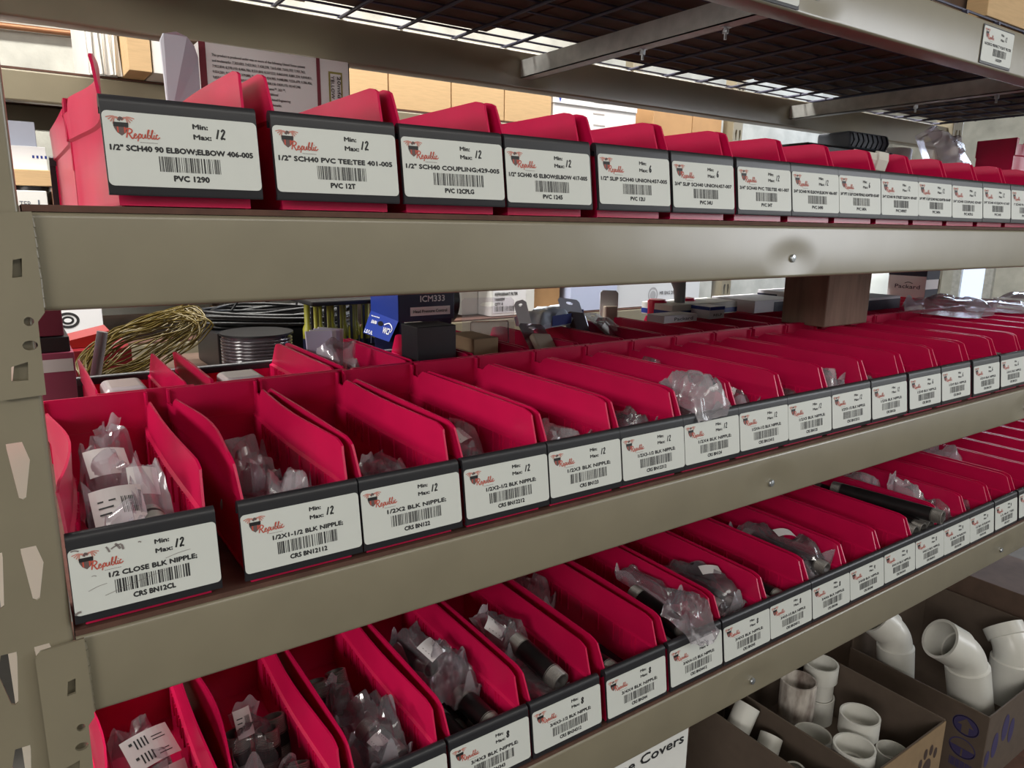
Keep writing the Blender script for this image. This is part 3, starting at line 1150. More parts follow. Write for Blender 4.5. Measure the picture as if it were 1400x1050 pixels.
SH, LG = .0107, .0133
F2 = ZB[2] + .0046 + .0031
F3 = ZB[3] + .0046 + .0031
F1 = ZB[1] + .0046 + .0031
C1 = [x + LW / 2 for x in X1]
C2 = [x + LW / 2 for x in X2]
C3 = [x + LW / 2 for x in X3]


def cd(row, i):
    return (ROW1, ROW2, ROW3)[row][i][1].replace('CRS ', '')


def layer(row, i, L, n, y0, z, r, word, jitter=.0, seed=0, x0=0.0):
    n = min(n, 2) if r > .012 and False else n
    """n nipples side by side lying front to back in bin i."""
    rr = random.Random(row * 50 + i * 7 + seed)
    c = (C1, C2, C3)[row - 1][i]
    pos = {1: [''], 2: ['left ', 'right '], 3: ['left ', 'middle ', 'right '], 4: ['first ', 'second ', 'third ', 'fourth ']}[n]
    for k in range(n):
        x = c + x0 + (k - (n - 1) / 2) * (2 * r + .0006)
        f = (F1, F2, F3)[row - 1]
        nipple('black steel pipe nipple with cut threads in bin %s, %s' % (cd(row - 1, i), (pos[k] + word).strip()), (x, y0 + rr.uniform(-jitter, jitter), f + z + r + .0004), L, r, rr.uniform(-.006, .006) if jitter else 0, 0,
               'nipples in bin ' + cd(row - 1, i))


IN = .0254
# --- middle row
c = C2[0]
bag('clear bag with a blank paper tag at the back left of bin BN12CL', (c - .014, .190, F2), .046, .075, .088, 3, .1, style='flat', tags=[(.036, .036, .0, -.010, .074, (.5, .05, 0), '')], m=M_BAG2)
bag('crumpled clear bag standing up at the back right of bin BN12CL', (c + .016, .255, F2), .050, .080, .098, 8, -.3, style='gather', tags=[(.020, .018, .006, -.02, .060, (.7, .4, .3), 'bars')], m=M_BAG2)
bag('clear bag with a barcode tag at the front left of bin BN12CL', (c - .014, .064, F2), .042, .082, .086, 12, .06, style='open', tags=[(.038, .036, -.002, -.014, .074, (.75, 0, 0), 'bars')], m=M_BAG2)
bag('clear bag with ribbed seal at the front right of bin BN12CL', (c + .022, .100, F2), .030, .115, .104, 21, .08, style='flat', tags=[(.024, .030, -.004, -.020, .084, (.6, .2, 0), '')], m=M_BAG2)
for k, (dx, y, z) in enumerate(((.012, .036, .052), (-.010, .14, .02), (.020, .20, .02))):
    nipple('close black nipple inside a bag in bin BN12CL, ' + ['front one', 'back left one', 'back right one'][k], (c + dx, y, F2 + z), 1.12 * IN, SH, .4 * k, 0, 'nipples in bin BN12CL')
c = C2[1]
bag('clear bag with a folded top at the back of bin BN12112', (c + .004, .205, F2), .080, .095, .072, 31, .2, style='open', m=M_BAG2)
bag('clear bag with dark nipples at the front left of bin BN12112', (c - .022, .085, F2), .048, .090, .072, 33, .1)
bag('flat milky bag leaning at the front right of bin BN12112', (c + .018, .062, F2), .054, .080, .082, 37, -.15, style='open', m=M_BAG2)
for k, (dx, y, z) in enumerate(((-.016, .085, .03), (-.018, .055, .008), (-.008, .15, .008))):
    nipple('short black nipple in a bag in bin BN12112, ' + ['upper front one', 'lower front one', 'back one'][k], (c + dx, y, F2 + z), 1.5 * IN, SH, .5 - .5 * k, 0, 'nipples in bin BN12112')
c = C2[2]
layer(2, 2, 2 * IN, 3, .10, .0, SH, 'lying on the bottom', .004)
nipple('black nipple at the left front of bin BN122, tilted on top', (c - .030, .085, F2 + .036), 2 * IN, SH, -.25, .0, 'nipples in bin BN122')
bag('crumpled clear bag with a standing peak at the front of bin BN122', (c - .006, .062, F2 + .012), .060, .080, .058, 41, .5, style='gather')
bag('wrinkled clear bag at the front right of bin BN122', (c + .022, .065, F2 + .004), .050, .085, .070, 45, -.2)
c = C2[3]
layer(2, 3, 2.5 * IN, 3, .07, .0, SH, 'lying on the bottom', .004)
nipple('black nipple showing its bright thread at the front of bin BN12212', (c - .006, .022, F2 + .040), 2.5 * IN, SH, .45, .10, 'nipples in bin BN12212')
bag('clear bag with a small printed tag at the back left of bin BN12212', (c - .016, .115, F2 + .022), .062, .090, .060, 51, .2, tags=[(.024, .020, 0, -.02, .046, (.5, 0, .3), 'lines')])
bag('small crumpled bag at the front left of bin BN12212', (c - .028, .040, F2 + .022), .036, .055, .044, 53, -.2)
c = C2[4]
layer(2, 4, 3 * IN, 3, .05, .0, SH, 'lying on the bottom', .004)
bag('flat clear bag with straight top edge leaning in bin BN123', (c + .002, .070, F2 + .022), .086, .090, .056, 61, .04, style='open', m=M_BAG2)
c = C2[5]
layer(2, 5, 3.5 * IN, 3, .05, .0, SH, 'lying on the bottom', .004)
bag('shiny crumpled bag at the front left of bin BN12312', (c - .020, .058, F2 + .022), .050, .080, .056, 71, .2)
bag('shiny crumpled bag at the front right of bin BN12312', (c + .024, .040, F2 + .022), .046, .060, .062, 73, -.2)
c = C2[6]
layer(2, 6, 4 * IN, 3, .05, .0, SH, 'lying on the bottom', .004)
bag('big crumpled bag spilling over the front of bin BN124 to the right', (c + .014, .036, F2 + .0728), .056, .085, .046, 81, -.15, style='droop', m=M_BAG2)
bag('clear bag lying in bin BN124 behind the card', (c - .022, .060, F2 + .022), .046, .08, .056, 83, .2)
c = C2[7]
layer(2, 7, 4.5 * IN, 3, .05, .0, SH, 'lying on the bottom', .004)
bag('crumpled bag curling up at the left of bin BN12412', (c - .024, .050, F2 + .022), .042, .080, .070, 91, .3, style='gather')
c = C2[8]
layer(2, 8, 5 * IN, 3, .04, .0, SH, 'lying on the bottom', .004)
nipple('grey threaded nipple end showing over the card of bin BN125', (c - .010, .026, F2 + .046), 5 * IN, SH, .14, -.10, 'nipples in bin BN125')
bag('clear bag over the nipples at the right of bin BN125', (c + .016, .060, F2 + .022), .056, .10, .052, 101, -.1)
c = C2[9]
layer(2, 9, 5.5 * IN, 3, .04, .0, SH, 'lying on the bottom', .004)
bag('frosted bag with a torn peak at the left of bin BN12512', (c - .016, .060, F2 + .022), .050, .090, .074, 111, .4, style='gather', m=M_BAG2)
bag('shiny bag of nipple ends at the right of bin BN12512', (c + .022, .045, F2 + .022), .046, .080, .064, 113, -.1)
c = C2[10]
layer(2, 10, 6 * IN, 3, .04, .0, SH, 'lying on the bottom', .004)
bag('clear bag showing low in bin BN126', (c - .004, .055, F2 + .022), .080, .090, .050, 121, .1)
bag('clear bag over the walls at the back of bin BN12412', (C2[7] + .01, .235, F2), .075, .080, .104, 95, .2, style='open')
for k, w_ in enumerate(('bottom', 'second', 'third')):
    n = 3 if k < 2 else 2
    layer(2, 14, 8 * IN, n, .020 + .004 * k, .0222 * k, SH, ['in the bottom layer', 'in the second layer', 'in the top layer'][k], .004, k)

# --- lowest row
c = C3[0]
bag('clear bag of nipples with printed white paper in bin BN34112', (c - .012, .185, F3), .075, .110, .090, 131, .15, tags=[(.050, .036, .006, -.022, .078, (.6, .1, .3), 'print'), (.046, .034, .012, -.052, .048, (.9, .1, .2), 'print')])
bag('second clear bag with printed paper low in bin BN34112', (c + .012, .10, F3), .070, .080, .090, 133, -.1, tags=[(.044, .034, -.004, -.012, .074, (.5, .1, .2), 'print')])
layer(3, 0, 1.5 * IN, 2, .16, .0, LG, 'inside the bag')
c = C3[1]
bag('clear bag gathered to a twisted peak in bin BN342', (c - .004, .150, F3), .080, .100, .088, 141, -.1, style='gather', tags=[(.018, .030, -.008, .0, .078, (1.1, 0, .2), 'bars')])
for k, (dx, y, z, yw) in enumerate(((-.020, .150, .012, .3), (.012, .135, .012, -.1), (.030, .150, .018, .1), (-.028, .07, .014, .2), (.020, .06, .014, -.3))):
    nipple('black nipple standing on end in bin BN342, ' + ['back left', 'back middle', 'back right', 'front left', 'front right'][k], (c + dx * .85, y, F3 + .0085), 2 * IN, LG, yw, math.radians(82 - 5 * k), 'nipples in bin BN342')
bag('clear bag with a white tag at the front of bin BN342', (c + .014, .052, F3), .066, .080, .080, 143, .1, style='open', tags=[(.026, .020, .010, -.016, .058, (.6, 0, .3), 'lines')])
c = C3[2]
layer(3, 2, 2.5 * IN, 3, .030, .0, LG, 'lying on the bottom', .003)
nipple('black nipple in a clear bag at the right of bin BN34212', (c + .014, .035, F3 + .046), 2.5 * IN, LG, .25, .10, 'nipples in bin BN34212')
nipple('black nipple upright at the back left of bin BN34212', (c - .024, .165, F3 + .008), 2.5 * IN, LG, 0, math.radians(70), 'nipples in bin BN34212')
nipple('black nipple upright at the back middle of bin BN34212', (c + .006, .170, F3 + .008), 2.5 * IN, LG, .1, math.radians(66), 'nipples in bin BN34212')
bag('clear bag with rounded outline over the nipples in bin BN34212', (c + .016, .080, F3 + .024), .066, .120, .076, 151, -.1)
bag('clear bag with a torn top at the back left of bin BN34212', (c - .026, .155, F3 + .0), .044, .070, .080, 153, .1, style='gather')
bag('small clear bag with a tag at the front left of bin BN34212', (c - .022, .052, F3 + .026), .046, .060, .048, 155, .3, tags=[(.020, .016, 0, 0, .040, (.4, 0, .2), 'lines')])
c = C3[3]
layer(3, 3, 3 * IN, 3, .060, .0, LG, 'lying on the bottom', .003)
nipple('black nipple with a grey thread lying at the front right of bin BN343', (c + .020, .018, F3 + .044), 3 * IN, LG, .08, .06, 'nipples in bin BN343')
nipple('black nipple lying at the front left of bin BN343', (c - .018, .020, F3 + .032), 3 * IN, LG, .02, .0, 'nipples in bin BN343')
nipple('black nipple wrapped in plastic at the back of bin BN343', (c - .002, .135, F3 + .066), 3 * IN, LG, .22, -.05, 'nipples in bin BN343')
bag('clear bag with a square printed tag in bin BN343', (c - .006, .150, F3 + .040), .070, .110, .072, 161, .2, tags=[(.032, .026, -.004, -.020, .060, (.5, .1, .4), 'lines')])
bag('faint clear bag at the right wall of bin BN343', (c + .026, .115, F3 + .040), .040, .080, .060, 163, .0)
c = C3[4]
layer(3, 4, 3.5 * IN, 3, .050, .0, LG, 'lying on the bottom', .003)
nipple('black nipple with a bright open end in bin BN34312', (c + .012, .028, F3 + .062), 3.5 * IN, LG, .10, .16, 'nipples in bin BN34312')
bag('clear bag with a tilted tag in bin BN34312', (c - .010, .150, F3 + .030), .066, .110, .074, 171, .2, style='gather', tags=[(.022, .030, -.012, -.012, .064, (.7, -.3, .6), 'lines')])
bag('crumpled bag tail at the front of bin BN34312', (c - .014, .060, F3 + .028), .046, .080, .040, 173, .2)
c = C3[5]
layer(3, 5, 4 * IN, 3, .026, .0, LG, 'lying on the bottom', .003)
nipple('black nipple with a worn patch at the front left of bin BN344', (c - .012, .024, F3 + .041), 4 * IN, LG, .08, .0, 'nipples in bin BN344')
bag('clear bag peeking out at the back of bin BN344', (c - .01, .235, F3 + .0), .070, .080, .098, 181, .2, style='open')
c = C3[6]
layer(3, 6, 4.5 * IN, 3, .016, .0, LG, 'lying on the bottom', .002)
nipple('long black nipple with a bright thread lying on top in bin BN34412', (c + .008, .018, F3 + .058), 4.5 * IN, LG, .02, .12, 'nipples in bin BN34412')
nipple('black nipple end low at the left of bin BN34412', (c - .024, .026, F3 + .042), 4.5 * IN, LG, .0, .02, 'nipples in bin BN34412')
bag('clear crumpled bag hanging out over the card of bin BN34412', (c + .022, .022, F3 + .0728), .046, .072, .050, 191, -.20, style='droop', m=M_BAG)
bag('sliver of clear bag along the nipples in bin BN34412', (c + .026, .125, F3 + .070), .024, .110, .030, 193, .0)
c = C3[7]
layer(3, 7, 5 * IN, 3, .020, .0, LG, 'lying on the bottom', .002)
nipple('black nipple in clear plastic on top in bin BN345', (c - .010, .040, F3 + .058), 5 * IN, LG, .10, .06, 'nipples in bin BN345')
nipple('second bagged black nipple in bin BN345, at the right', (c + .020, .036, F3 + .052), 5 * IN, LG, .04, .0, 'nipples in bin BN345')
bag('long clear bag with a white tag over the nipples in bin BN345', (c + .006, .100, F3 + .046), .076, .165, .056, 201, .05, tags=[(.034, .018, .012, -.015, .052, (.3, .1, -.4), '')])
c = C3[8]
layer(3, 8, 5.5 * IN, 3, .016, .0, LG, 'lying on the bottom', .002)
nipple('black nipple with a bright rim at the left of bin BN34512', (c - .022, .018, F3 + .044), 5.5 * IN, LG, .0, .03, 'nipples in bin BN34512')
nipple('dull nipple beside it at the right of bin BN34512', (c + .014, .022, F3 + .042), 5.5 * IN, LG, .0, .0, 'nipples in bin BN34512')
c = C3[9]
layer(3, 9, 6 * IN, 3, .022, .0, LG, 'lying on the bottom', .002)
nipple('long bagged nipple lying on top in bin BN346', (c + .014, .020, F3 + .066), 6 * IN, LG, .10, .06, 'nipples in bin BN346')
nipple('short bagged nipple end under it in bin BN346', (c - .016, .022, F3 + .046), 6 * IN, LG, .04, .0, 'nipples in bin BN346')
nipple('nipple behind the bagged ones in bin BN346', (c - .016, .175, F3 + .054), 3 * IN, LG, .2, .25, 'nipples in bin BN346')
bag('long clear bag with a pale tag over the nipples in bin BN346', (c + .004, .105, F3 + .044), .080, .190, .066, 211, .06, tags=[(.040, .018, .004, -.010, .062, (.25, .2, -.3), '')])
bag('crumpled bag end at the left front of bin BN346', (c - .028, .036, F3 + .030), .034, .060, .040, 213, .1)
c = C3[12]
layer(3, 12, 9 * IN, 3, .0150, .0, LG, 'in the hidden bottom layer', 0, 5)
layer(3, 12, 9 * IN, 3, .0150, .0274, LG, 'in the middle layer', 0, 6)
layer(3, 12, 9.5 * IN, 3, .0148, .0548, LG, 'in the bright-ended layer', 0)
nipple('long black pipe on top of the stack in bin BN3412', (c + .012, -.010, F3 + .0975), 8 * IN, LG, .13, .0, 'nipples in bin BN3412')
c = C3[13]
bag('crumpled dark bag of elbows at the back of bin B1290', (c - .012, .200, F3), .070, .110, .118, 221, .2, style='open', m=M_BAG2)
bag('crumpled bag with a pointed corner in bin B1290', (c + .014, .110, F3), .064, .100, .130, 223, -.1, style='gather', m=M_BAG2)
bag('bag with a small white tag at the front of bin B1290', (c + .030, .055, F3), .044, .070, .095, 225, .0, tags=[(.012, .022, .004, -.020, .060, (.9, .3, 0), '')])
bag('clear bag low in bin B1245', (C3[14] - .01, .060, F3), .070, .090, .080, 231, .1)
bag('small clear bag low in bin B12T', (C3[15] - .02, .050, F3), .050, .070, .070, 233, .1)
bag('grey crumpled bag at the back of bin B34T', (C3[16] + .02, .200, F3), .090, .130, .135, 235, .3, m=M_BAG2)


# ------------------------------------------------------------------ plastic pipe fittings
def pvc_elbow(label, loc, r, arm, bend, rot, group='white pipe fittings', name='pipe_elbow', leg=0):
    """A socket elbow: two belled hubs on a bent body, hollow right through."""
    R = r * 1.7
    path, ro, ri = [], [], []
    hub = r * 1.14
    for u in (0, .98):
        path.append((0, 0, (arm + leg) * u))
        ro.append(hub)
        ri.append(r * .98)
    path.append((0, 0, arm + leg)); ro.append(r * 1.02); ri.append(r * .9)
    n = 8
    for i in range(1, n + 1):
        a = bend * i / n
        path.append((R * (1 - math.cos(a)), 0, arm + leg + R * math.sin(a)))
        ro.append(r * 1.02)
        ri.append(r * .9)
    e = Vector(path[-1])
    d = Vector((math.sin(bend), 0, math.cos(bend)))
    for u in (.02, 1):
        path.append(tuple(e + d * arm * u))
        ro.append(hub)
        ri.append(r * .98)
    g = G().tube(path, ro, ri, 32)
    o = obj(name, g, M_PVC, None, loc, rot, smooth=40)
    return tag(o, label, 'pipe elbow' if 'elbow' in name else 'pipe fitting', group)


def pvc_coupling(label, loc, r, h, rot=(0, 0, 0), dirty=False, collar=False, group='white pipe fittings'):
    t = .10 * r
    path = [(0, 0, 0), (0, 0, h * .46), (0, 0, h * .48), (0, 0, h * .52), (0, 0, h * .54), (0, 0, h)]
    ro = [r] * 6
    ri = [r - t, r - 1.1 * t, r - 2.2 * t, r - 2.2 * t, r - 1.1 * t, r - t]
    if collar:
        ro = [r * .84] * 2 + [r * .84, r, r, r]
        ri = [r * .72] * 3 + [r * .74, r - t, r - t]
    g = G().tube(path, ro, ri, 36)
    o = obj('pipe_coupling', g, M_PVC_DIRTY if dirty else M_PVC, None, loc, rot, smooth=40)
    return tag(o, label, 'pipe coupling', group)


M_PVC_DIRTY = mat('pvc_soiled', (206, 198, 188), rough=0.5, noise=0.35, nscale=45, dark=(112, 96, 88), stretch=(1, 1, .35))
o = pvc_elbow('white pipe elbow peeking over the card of the first upper bin', (C1[0] - .010, .080, F1 + .0005), .0135, .017, math.radians(90), (0, 0, .5))
o.location.z += .030
o.rotation_euler = (math.radians(90), 0, .6)
tag(obj('pipe_coupling', G().tube([(0, 0, 0), (0, .034, 0)], [.0165, .0165], [.0135, .0135], 28), M_PVC, None, (C1[0] - .008, .066, F1 + .0165), smooth=40), 'white coupling low in the first upper bin under the elbow', 'pipe coupling', 'white pipe fittings')
g = G().tube([(0, 0, 0), (0, .014, 0), (0, .016, 0), (0, .046, 0)], [.019, .019, .0155, .0150], [.013, .013, .012, .012], 8)
t = obj('pipe_adapter', g, M_PVC, None, (C1[9] + .002, .032, F1 + .0835), (.20, .2, .9), smooth=40)
tag(t, 'white plastic pipe adapter poking out above bin PVC 3490ST', 'pipe fitting')
g = G().tube([(0, 0, 0), (0, 0, .03), (0, 0, .034), (0, 0, .0570)], [.019, .019, .016, .016], [.015] * 4, 28)
tag(obj('pipe_adapter', g, M_PVC, None, (C1[9] + .004, .060, F1), smooth=40), 'white adapter standing under the one that pokes out of bin PVC 3490ST', 'pipe fitting')

# --- cardboard boxes with fittings on the bottom shelf
ZD = -1.300
tag(obj('shelf_board', G().box(0, XR - XL, -.08, DEPTH, 0, .012), M_BOARD, None, (XL, 0, ZD - .012)), 'bottom shelf board carrying the open cardboard boxes of fittings', 'shelf board', 'hardboard shelves')
beam('putty steel front beam under the bottom shelf of boxes, below the frame', ZD - .012, 0.0, .036, True)
beam('putty steel rear beam under the bottom shelf of boxes', ZD - .012, .604, DEPTH, False)


def open_box(name, label, x0, x1, y0, y1, z0, z1, mats=None, tray=None, flap=None, group=None, walls=None):
    """An open-topped carton: four walls and a floor as panels, with optional inner tray and front flap."""
    t = thing(name, label, 'box', ((x0 + x1) / 2, (y0 + y1) / 2, z0), group=group)
    hx, hy, h, T = (x1 - x0) / 2, (y1 - y0) / 2, z1 - z0, .004
    m = mats or M_KRAFT
    ws = walls or {}
    for nm, bx in (('left', (-hx, -hx + T, -hy, hy)), ('right', (hx - T, hx, -hy, hy)), ('front', (-hx + T, hx - T, -hy, -hy + T)), ('back', (-hx + T, hx - T, hy - T, hy))):
        obj('side_panel', G().box(*bx, 0, h + ws.get(nm, 0)), m, t, bevel=.0012)
    obj('bottom_panel', G().box(-hx + T, hx - T, -hy + T, hy - T, .0005, .0045), m, t)
    if tray is not None:
        obj('inner_tray', G().box(-hx + T + .001, hx - T - .001, -hy + T + .001, hy - T - .001, tray - z0 - .004, tray - z0), m, t)
    return t


bA = open_box('cardboard_box', 'open brown cardboard box of white couplings and small elbows on the bottom shelf', 1.076, 1.450, -.030, .300, ZD + .0003, -.953, tray=-1.085, walls=dict(back=.02, front=-.004))
cA = ((1.076 + 1.450) / 2, .135)
obj('divider', G().box(1.181 - cA[0] - .002, 1.181 - cA[0] + .002, -.158, .158, -1.0845 - ZD, -.957 - ZD), M_KRAFT, bA, bevel=.001)
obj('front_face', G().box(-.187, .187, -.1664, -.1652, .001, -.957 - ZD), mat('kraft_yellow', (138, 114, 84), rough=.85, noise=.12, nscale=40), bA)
g = G()
fF = Face(g, (-.187, -.1664, 0), (1, 0, 0), (0, 0, 1), .0006)
for (a, b, rx, ry) in ((.315, .262, .017, .021), (.287, .282, .007, .012), (.304, .298, .007, .012), (.326, .298, .007, .012), (.345, .284, .007, .012)):
    fF.ellipse(a, b, rx, ry, 0)
obj('paw_print', g, mat('ink_brown', (62, 44, 38), rough=.8), bA)

bB = open_box('cardboard_box', 'open brown cardboard box of large white elbows, printed with arrow signs', 1.766, 2.160, .000, .345, ZD + .0003, -1.100, tray=-1.215, walls=dict(right=.080, back=.045))
hx, hy, hh = (2.160 - 1.766) / 2, .1725, -1.1 - ZD
g = G()
f = Face(g, (-hx, -hy, hh), (0, -1, 0), (0, 0, 1), .0006)       # printed signs on the left side near the front corner
for zc in (-.052, -.112):
    f.ring(-.046, zc, .030, .026, .0030, 0)
f.ellipse(-.046, -.052, .0285, .0245, 0)
f.poly([(-.054, -.072), (-.054, -.052), (-.064, -.052), (-.046, -.032), (-.028, -.052), (-.038, -.052), (-.038, -.072)], 1, 2)
f.poly([(-.046 + .0285 * math.cos(a), -.112 + .0245 * math.sin(a)) for a in [math.pi + math.pi * i / 14 for i in range(15)]], 0)
f.rect(-.048, -.044, -.134, -.114, 1, 2)
for i in range(14):
    f.rect(-.070 + i * .0036, -.068 + i * .0036 + (.001 if i % 3 else 0), -.168, -.146, 0)
f2 = Face(g, (-hx, -hy, hh), (1, 0, 0), (0, 0, 1), .0006)
for (a, b, rx, ry) in ((.055, -.098, .016, .034), (.103, -.070, .018, .036), (.142, -.094, .015, .034), (.02, -.12, .012, .022)):
    f2.ellipse(a, b, rx, ry, 0)
obj('printed_sign', g, [mat('ink_violet', (60, 52, 92), rough=.8), M_KRAFT], bB)
bC = thing('cardboard_box', 'closed brown cardboard box at the right rear under a very large white fitting', 'box', (2.115, .490, ZD + .0003))
obj('carton_body', G().box(-.315, .320, -.130, .130, 0, .2247), M_KRAFT, bC, bevel=.002)
obj('top_flap', G().box(-.315, .320, -.130, -.002, .2250, .2280), M_KRAFT, bC, bevel=.001)
obj('top_flap', G().box(-.315, .320, .002, .130, .2250, .2280), M_KRAFT, bC, bevel=.001)
bD = thing('cardboard_box', 'dark brown cardboard box at the right end beside the box of large elbows', 'box', (2.31, .175, ZD + .0003))
obj('carton_body', G().box(-.125, .125, -.165, .165, 0, .335), M_DARK, bD, bevel=.002)
bE = thing('cardboard_box', 'dark box standing on the closed box at the far right', 'box', (2.375, .51, ZD + .2287))
obj('carton_body', G().box(-.060, .060, -.105, .105, 0, .30), M_DARK, bE, bevel=.002)

for lab, x, y, ztop, r, h, kw in (
        ('white coupling with grey scuffs standing at the back of the open box', 1.306, .205, -.945, .0370, .085, dict(dirty=True)),
        ('tall clean white coupling behind the scuffed one, half under the beam', 1.405, .215, -.945, .0360, .080, dict(collar=True)),
        ('white coupling in front of and under the scuffed one', 1.238, .122, -.995, .0370, .080, {}),
        ('wide white coupling at the front of the open box by the divider', 1.226, .030, -.955, .0380, .085, {}),
        ('white coupling right of the front one, behind it', 1.312, .070, -.948, .0380, .085, dict(collar=True)),
        ('pale coupling low at the front flap of the open box', 1.335, .010, -1.000, .0300, .07, {})):
    pvc_coupling(lab, (x, y, ztop - h), r, h, **kw)
    # what stands below it in the heap
    hb = ztop - h + 1.085 - .0006
    if hb > .004:
        pvc_coupling('coupling underneath the ' + ' '.join(lab.replace(',', '').split()[:11]), (x, y, -1.0848), r * .97, hb)
for lab, loc, r, arm, bend, rot in (
        ('small white elbow standing tallest at the left of the open box', (1.110, .215, -1.0846), .0215, .060, math.radians(40), (0, 0, .1)),
        ('small white elbow with its open hub facing left beside the divider', (1.146, .090, -1.0846), .0215, .034, math.radians(45), (0, 0, 3.5)),
        ('small white elbow lying behind the front-left adapter', (1.125, .152, -1.0846), .0195, .040, math.radians(45), (.0, 0, .3))):
    pvc_elbow(lab, loc, r, arm, bend, rot)
pvc_coupling('small white adapter at the very front left of the open box', (1.134, .010, -1.0846), .0225, .108, collar=True)
for lab, loc, r, arm, bend, rot in (
        ('large white elbow leaning with its blue-lit open end up in the printed box', (1.900, .085, -1.1990), .0440, .060, math.radians(45), (0, math.radians(14), math.radians(152))),
        ('shadowed large elbow behind the leaning one in the printed box', (1.850, .255, -1.2075), .0400, .045, math.radians(45), (.0, math.radians(6), 2.4)),
        ('large elbow end at the right edge of the printed box', (2.070, .075, -1.2140), .0430, .03, math.radians(45), (0, 0, 1.2))):
    pvc_elbow(lab, loc, r, arm, bend, rot, leg=.088)
g = G().tube([(0, 0, 0), (.18, 0, 0), (.20, 0, 0), (.30, 0, 0)], [.060, .060, .078, .078], [.055, .055, .072, .072], 40)
tag(obj('pipe_reducer', g, M_PVC, None, (1.90, .482, -.9935), (0, 0, -.12), smooth=40), 'very large white pipe fitting lying on the closed rear right box', 'pipe fitting')
g = G().tube([(0, 0, 0), (.36, 0, 0)], [.038, .038], [.033, .033], 28)
tag(obj('pipe_piece', g, M_PVC, None, (1.82, .592, -1.0335), (0, 0, -.06), smooth=40), 'white pipe piece lying behind the very large fitting', 'pipe fitting')
# carton with lettering at the lower left of the boxes
cv = thing('carton', 'white carton lettered Covers standing under the lowest beam', 'box', (.70, .26, ZD))
obj('carton_body', G().box(-.14, .144, -.15, .15, .0003, .56), M_WHITEBOX, cv, bevel=.002)
g = G()
Face(g, (-.14, -.15, 0), (1, 0, 0), (0, 0, 1), .0006).text('Line Covers', .108, .272, .474, .0175, 0, .03)
obj('lettering', g, M_INK, cv)

# ------------------------------------------------------------------ boxes and clutter
def ray_x(px, py, x):
    """The point on the plane X = x seen at a pixel."""
    d = CAM_R @ Vector(((px - 700) / F_PX, -(py - 525) / F_PX, -1.0))
    return Vector((0, CAM_Y, 0)) + d * (x / d.x)


def solid(fl, fr, py, y0, bl=None, depth=None, z0=None, h=None):
    """Extents of an upright box: front face from pixel column fl to fr with its top left corner at row py and its front at depth y0."""
    a, b = at(fl, py, y0), at(fr, py, y0)
    x0, z1 = a.x, a.z
    x1 = b.x
    if bl is not None:
        y1 = ray_x(bl, py, x0).y
    else:
        y1 = y0 + depth
    if z0 is None:
        z0 = z1 - h
    return [x0, x1, y0, y1, z0, z1]


def carton(name, label, e, m, cat='box', bevel=.0012, group=None, faces=None, mats=None, part='carton_body'):
    """A closed box from extents e with printing on its front and left faces; faces is a function(front_face, left_face, w, d, h)."""
    x0, x1, y0, y1, z0, z1 = e
    wv, d, h = x1 - x0, y1 - y0, z1 - z0
    t = thing(name, label, cat, ((x0 + x1) / 2, (y0 + y1) / 2, z0), group=group)
    obj(part, G().box(-wv / 2, wv / 2, -d / 2, d / 2, 0, h), m, t, bevel=bevel)
    if faces:
        ff = Face(G(), (-wv / 2, -d / 2, 0), (1, 0, 0), (0, 0, 1), .0005)
        lf = Face(G(), (-wv / 2, d / 2, 0), (0, -1, 0), (0, 0, 1), .0005)
        faces(ff, lf, wv, d, h)
        for nm, fc in (('front_print', ff), ('side_print', lf)):
            if fc.g.v:
                obj(nm, fc.g, mats or [M_INK], t)
    return t


ZR1 = ZB[1] + .0046 + BHT + .0048      # tops of the upper and middle bins
ZR2 = ZB[2] + .0046 + BHT + .0048

# cartons on the wire deck overhead, seen from below
top = ZB[0] + .0122
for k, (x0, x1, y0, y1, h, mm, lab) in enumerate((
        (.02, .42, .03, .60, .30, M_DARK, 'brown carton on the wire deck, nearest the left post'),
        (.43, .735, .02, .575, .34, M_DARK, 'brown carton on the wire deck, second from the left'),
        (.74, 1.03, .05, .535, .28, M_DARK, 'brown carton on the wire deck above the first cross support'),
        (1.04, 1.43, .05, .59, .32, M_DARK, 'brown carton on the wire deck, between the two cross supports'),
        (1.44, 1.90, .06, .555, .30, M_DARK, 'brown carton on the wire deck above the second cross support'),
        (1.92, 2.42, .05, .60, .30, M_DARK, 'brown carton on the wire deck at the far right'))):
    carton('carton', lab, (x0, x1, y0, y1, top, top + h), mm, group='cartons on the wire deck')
carton('tan_carton', 'tan carton standing on the top front beam at the upper right corner', (1.30, 1.90, .012, .045, ZB[0] + .0128, ZB[0] + .16), M_TAN)


def stuck_card(label, x, z, title, code, seed):
    t = thing('beam_card', label, 'shelf label', (x, -.0004, z))
    obj('magnet_backing', G().box(-.0012, LW + .0008, -.0012, 0, -.0012, LH + .0046), M_HOLD, t, bevel=.0004)
    g = G()
    card_print(g, title, code, '12', seed, tx=(.06, .95), bx=(.36, .80))
    obj('card', g, CARD_MATS, t, (0, -.0013, .0025))
    return t


stuck_card('white card for a pleated filter stuck on the top beam at the right', 1.268, ZB[0] - .061, '16X20X2 PERFECT PLEAT FILTER', '16202PP', 401)
p_ = at(1090, 12, 0)
stuck_card('white card on the top beam cut off by the upper edge of the picture', p_.x - LW, ZB[0] - .062, '20X20X2 PERFECT PLEAT FILTER', '20202PP', 402)

# --- on the upper rear bins: printed carton with a raised flap
PB = (.240, .449, .505, .590, ZR1 + .0003, .2325)


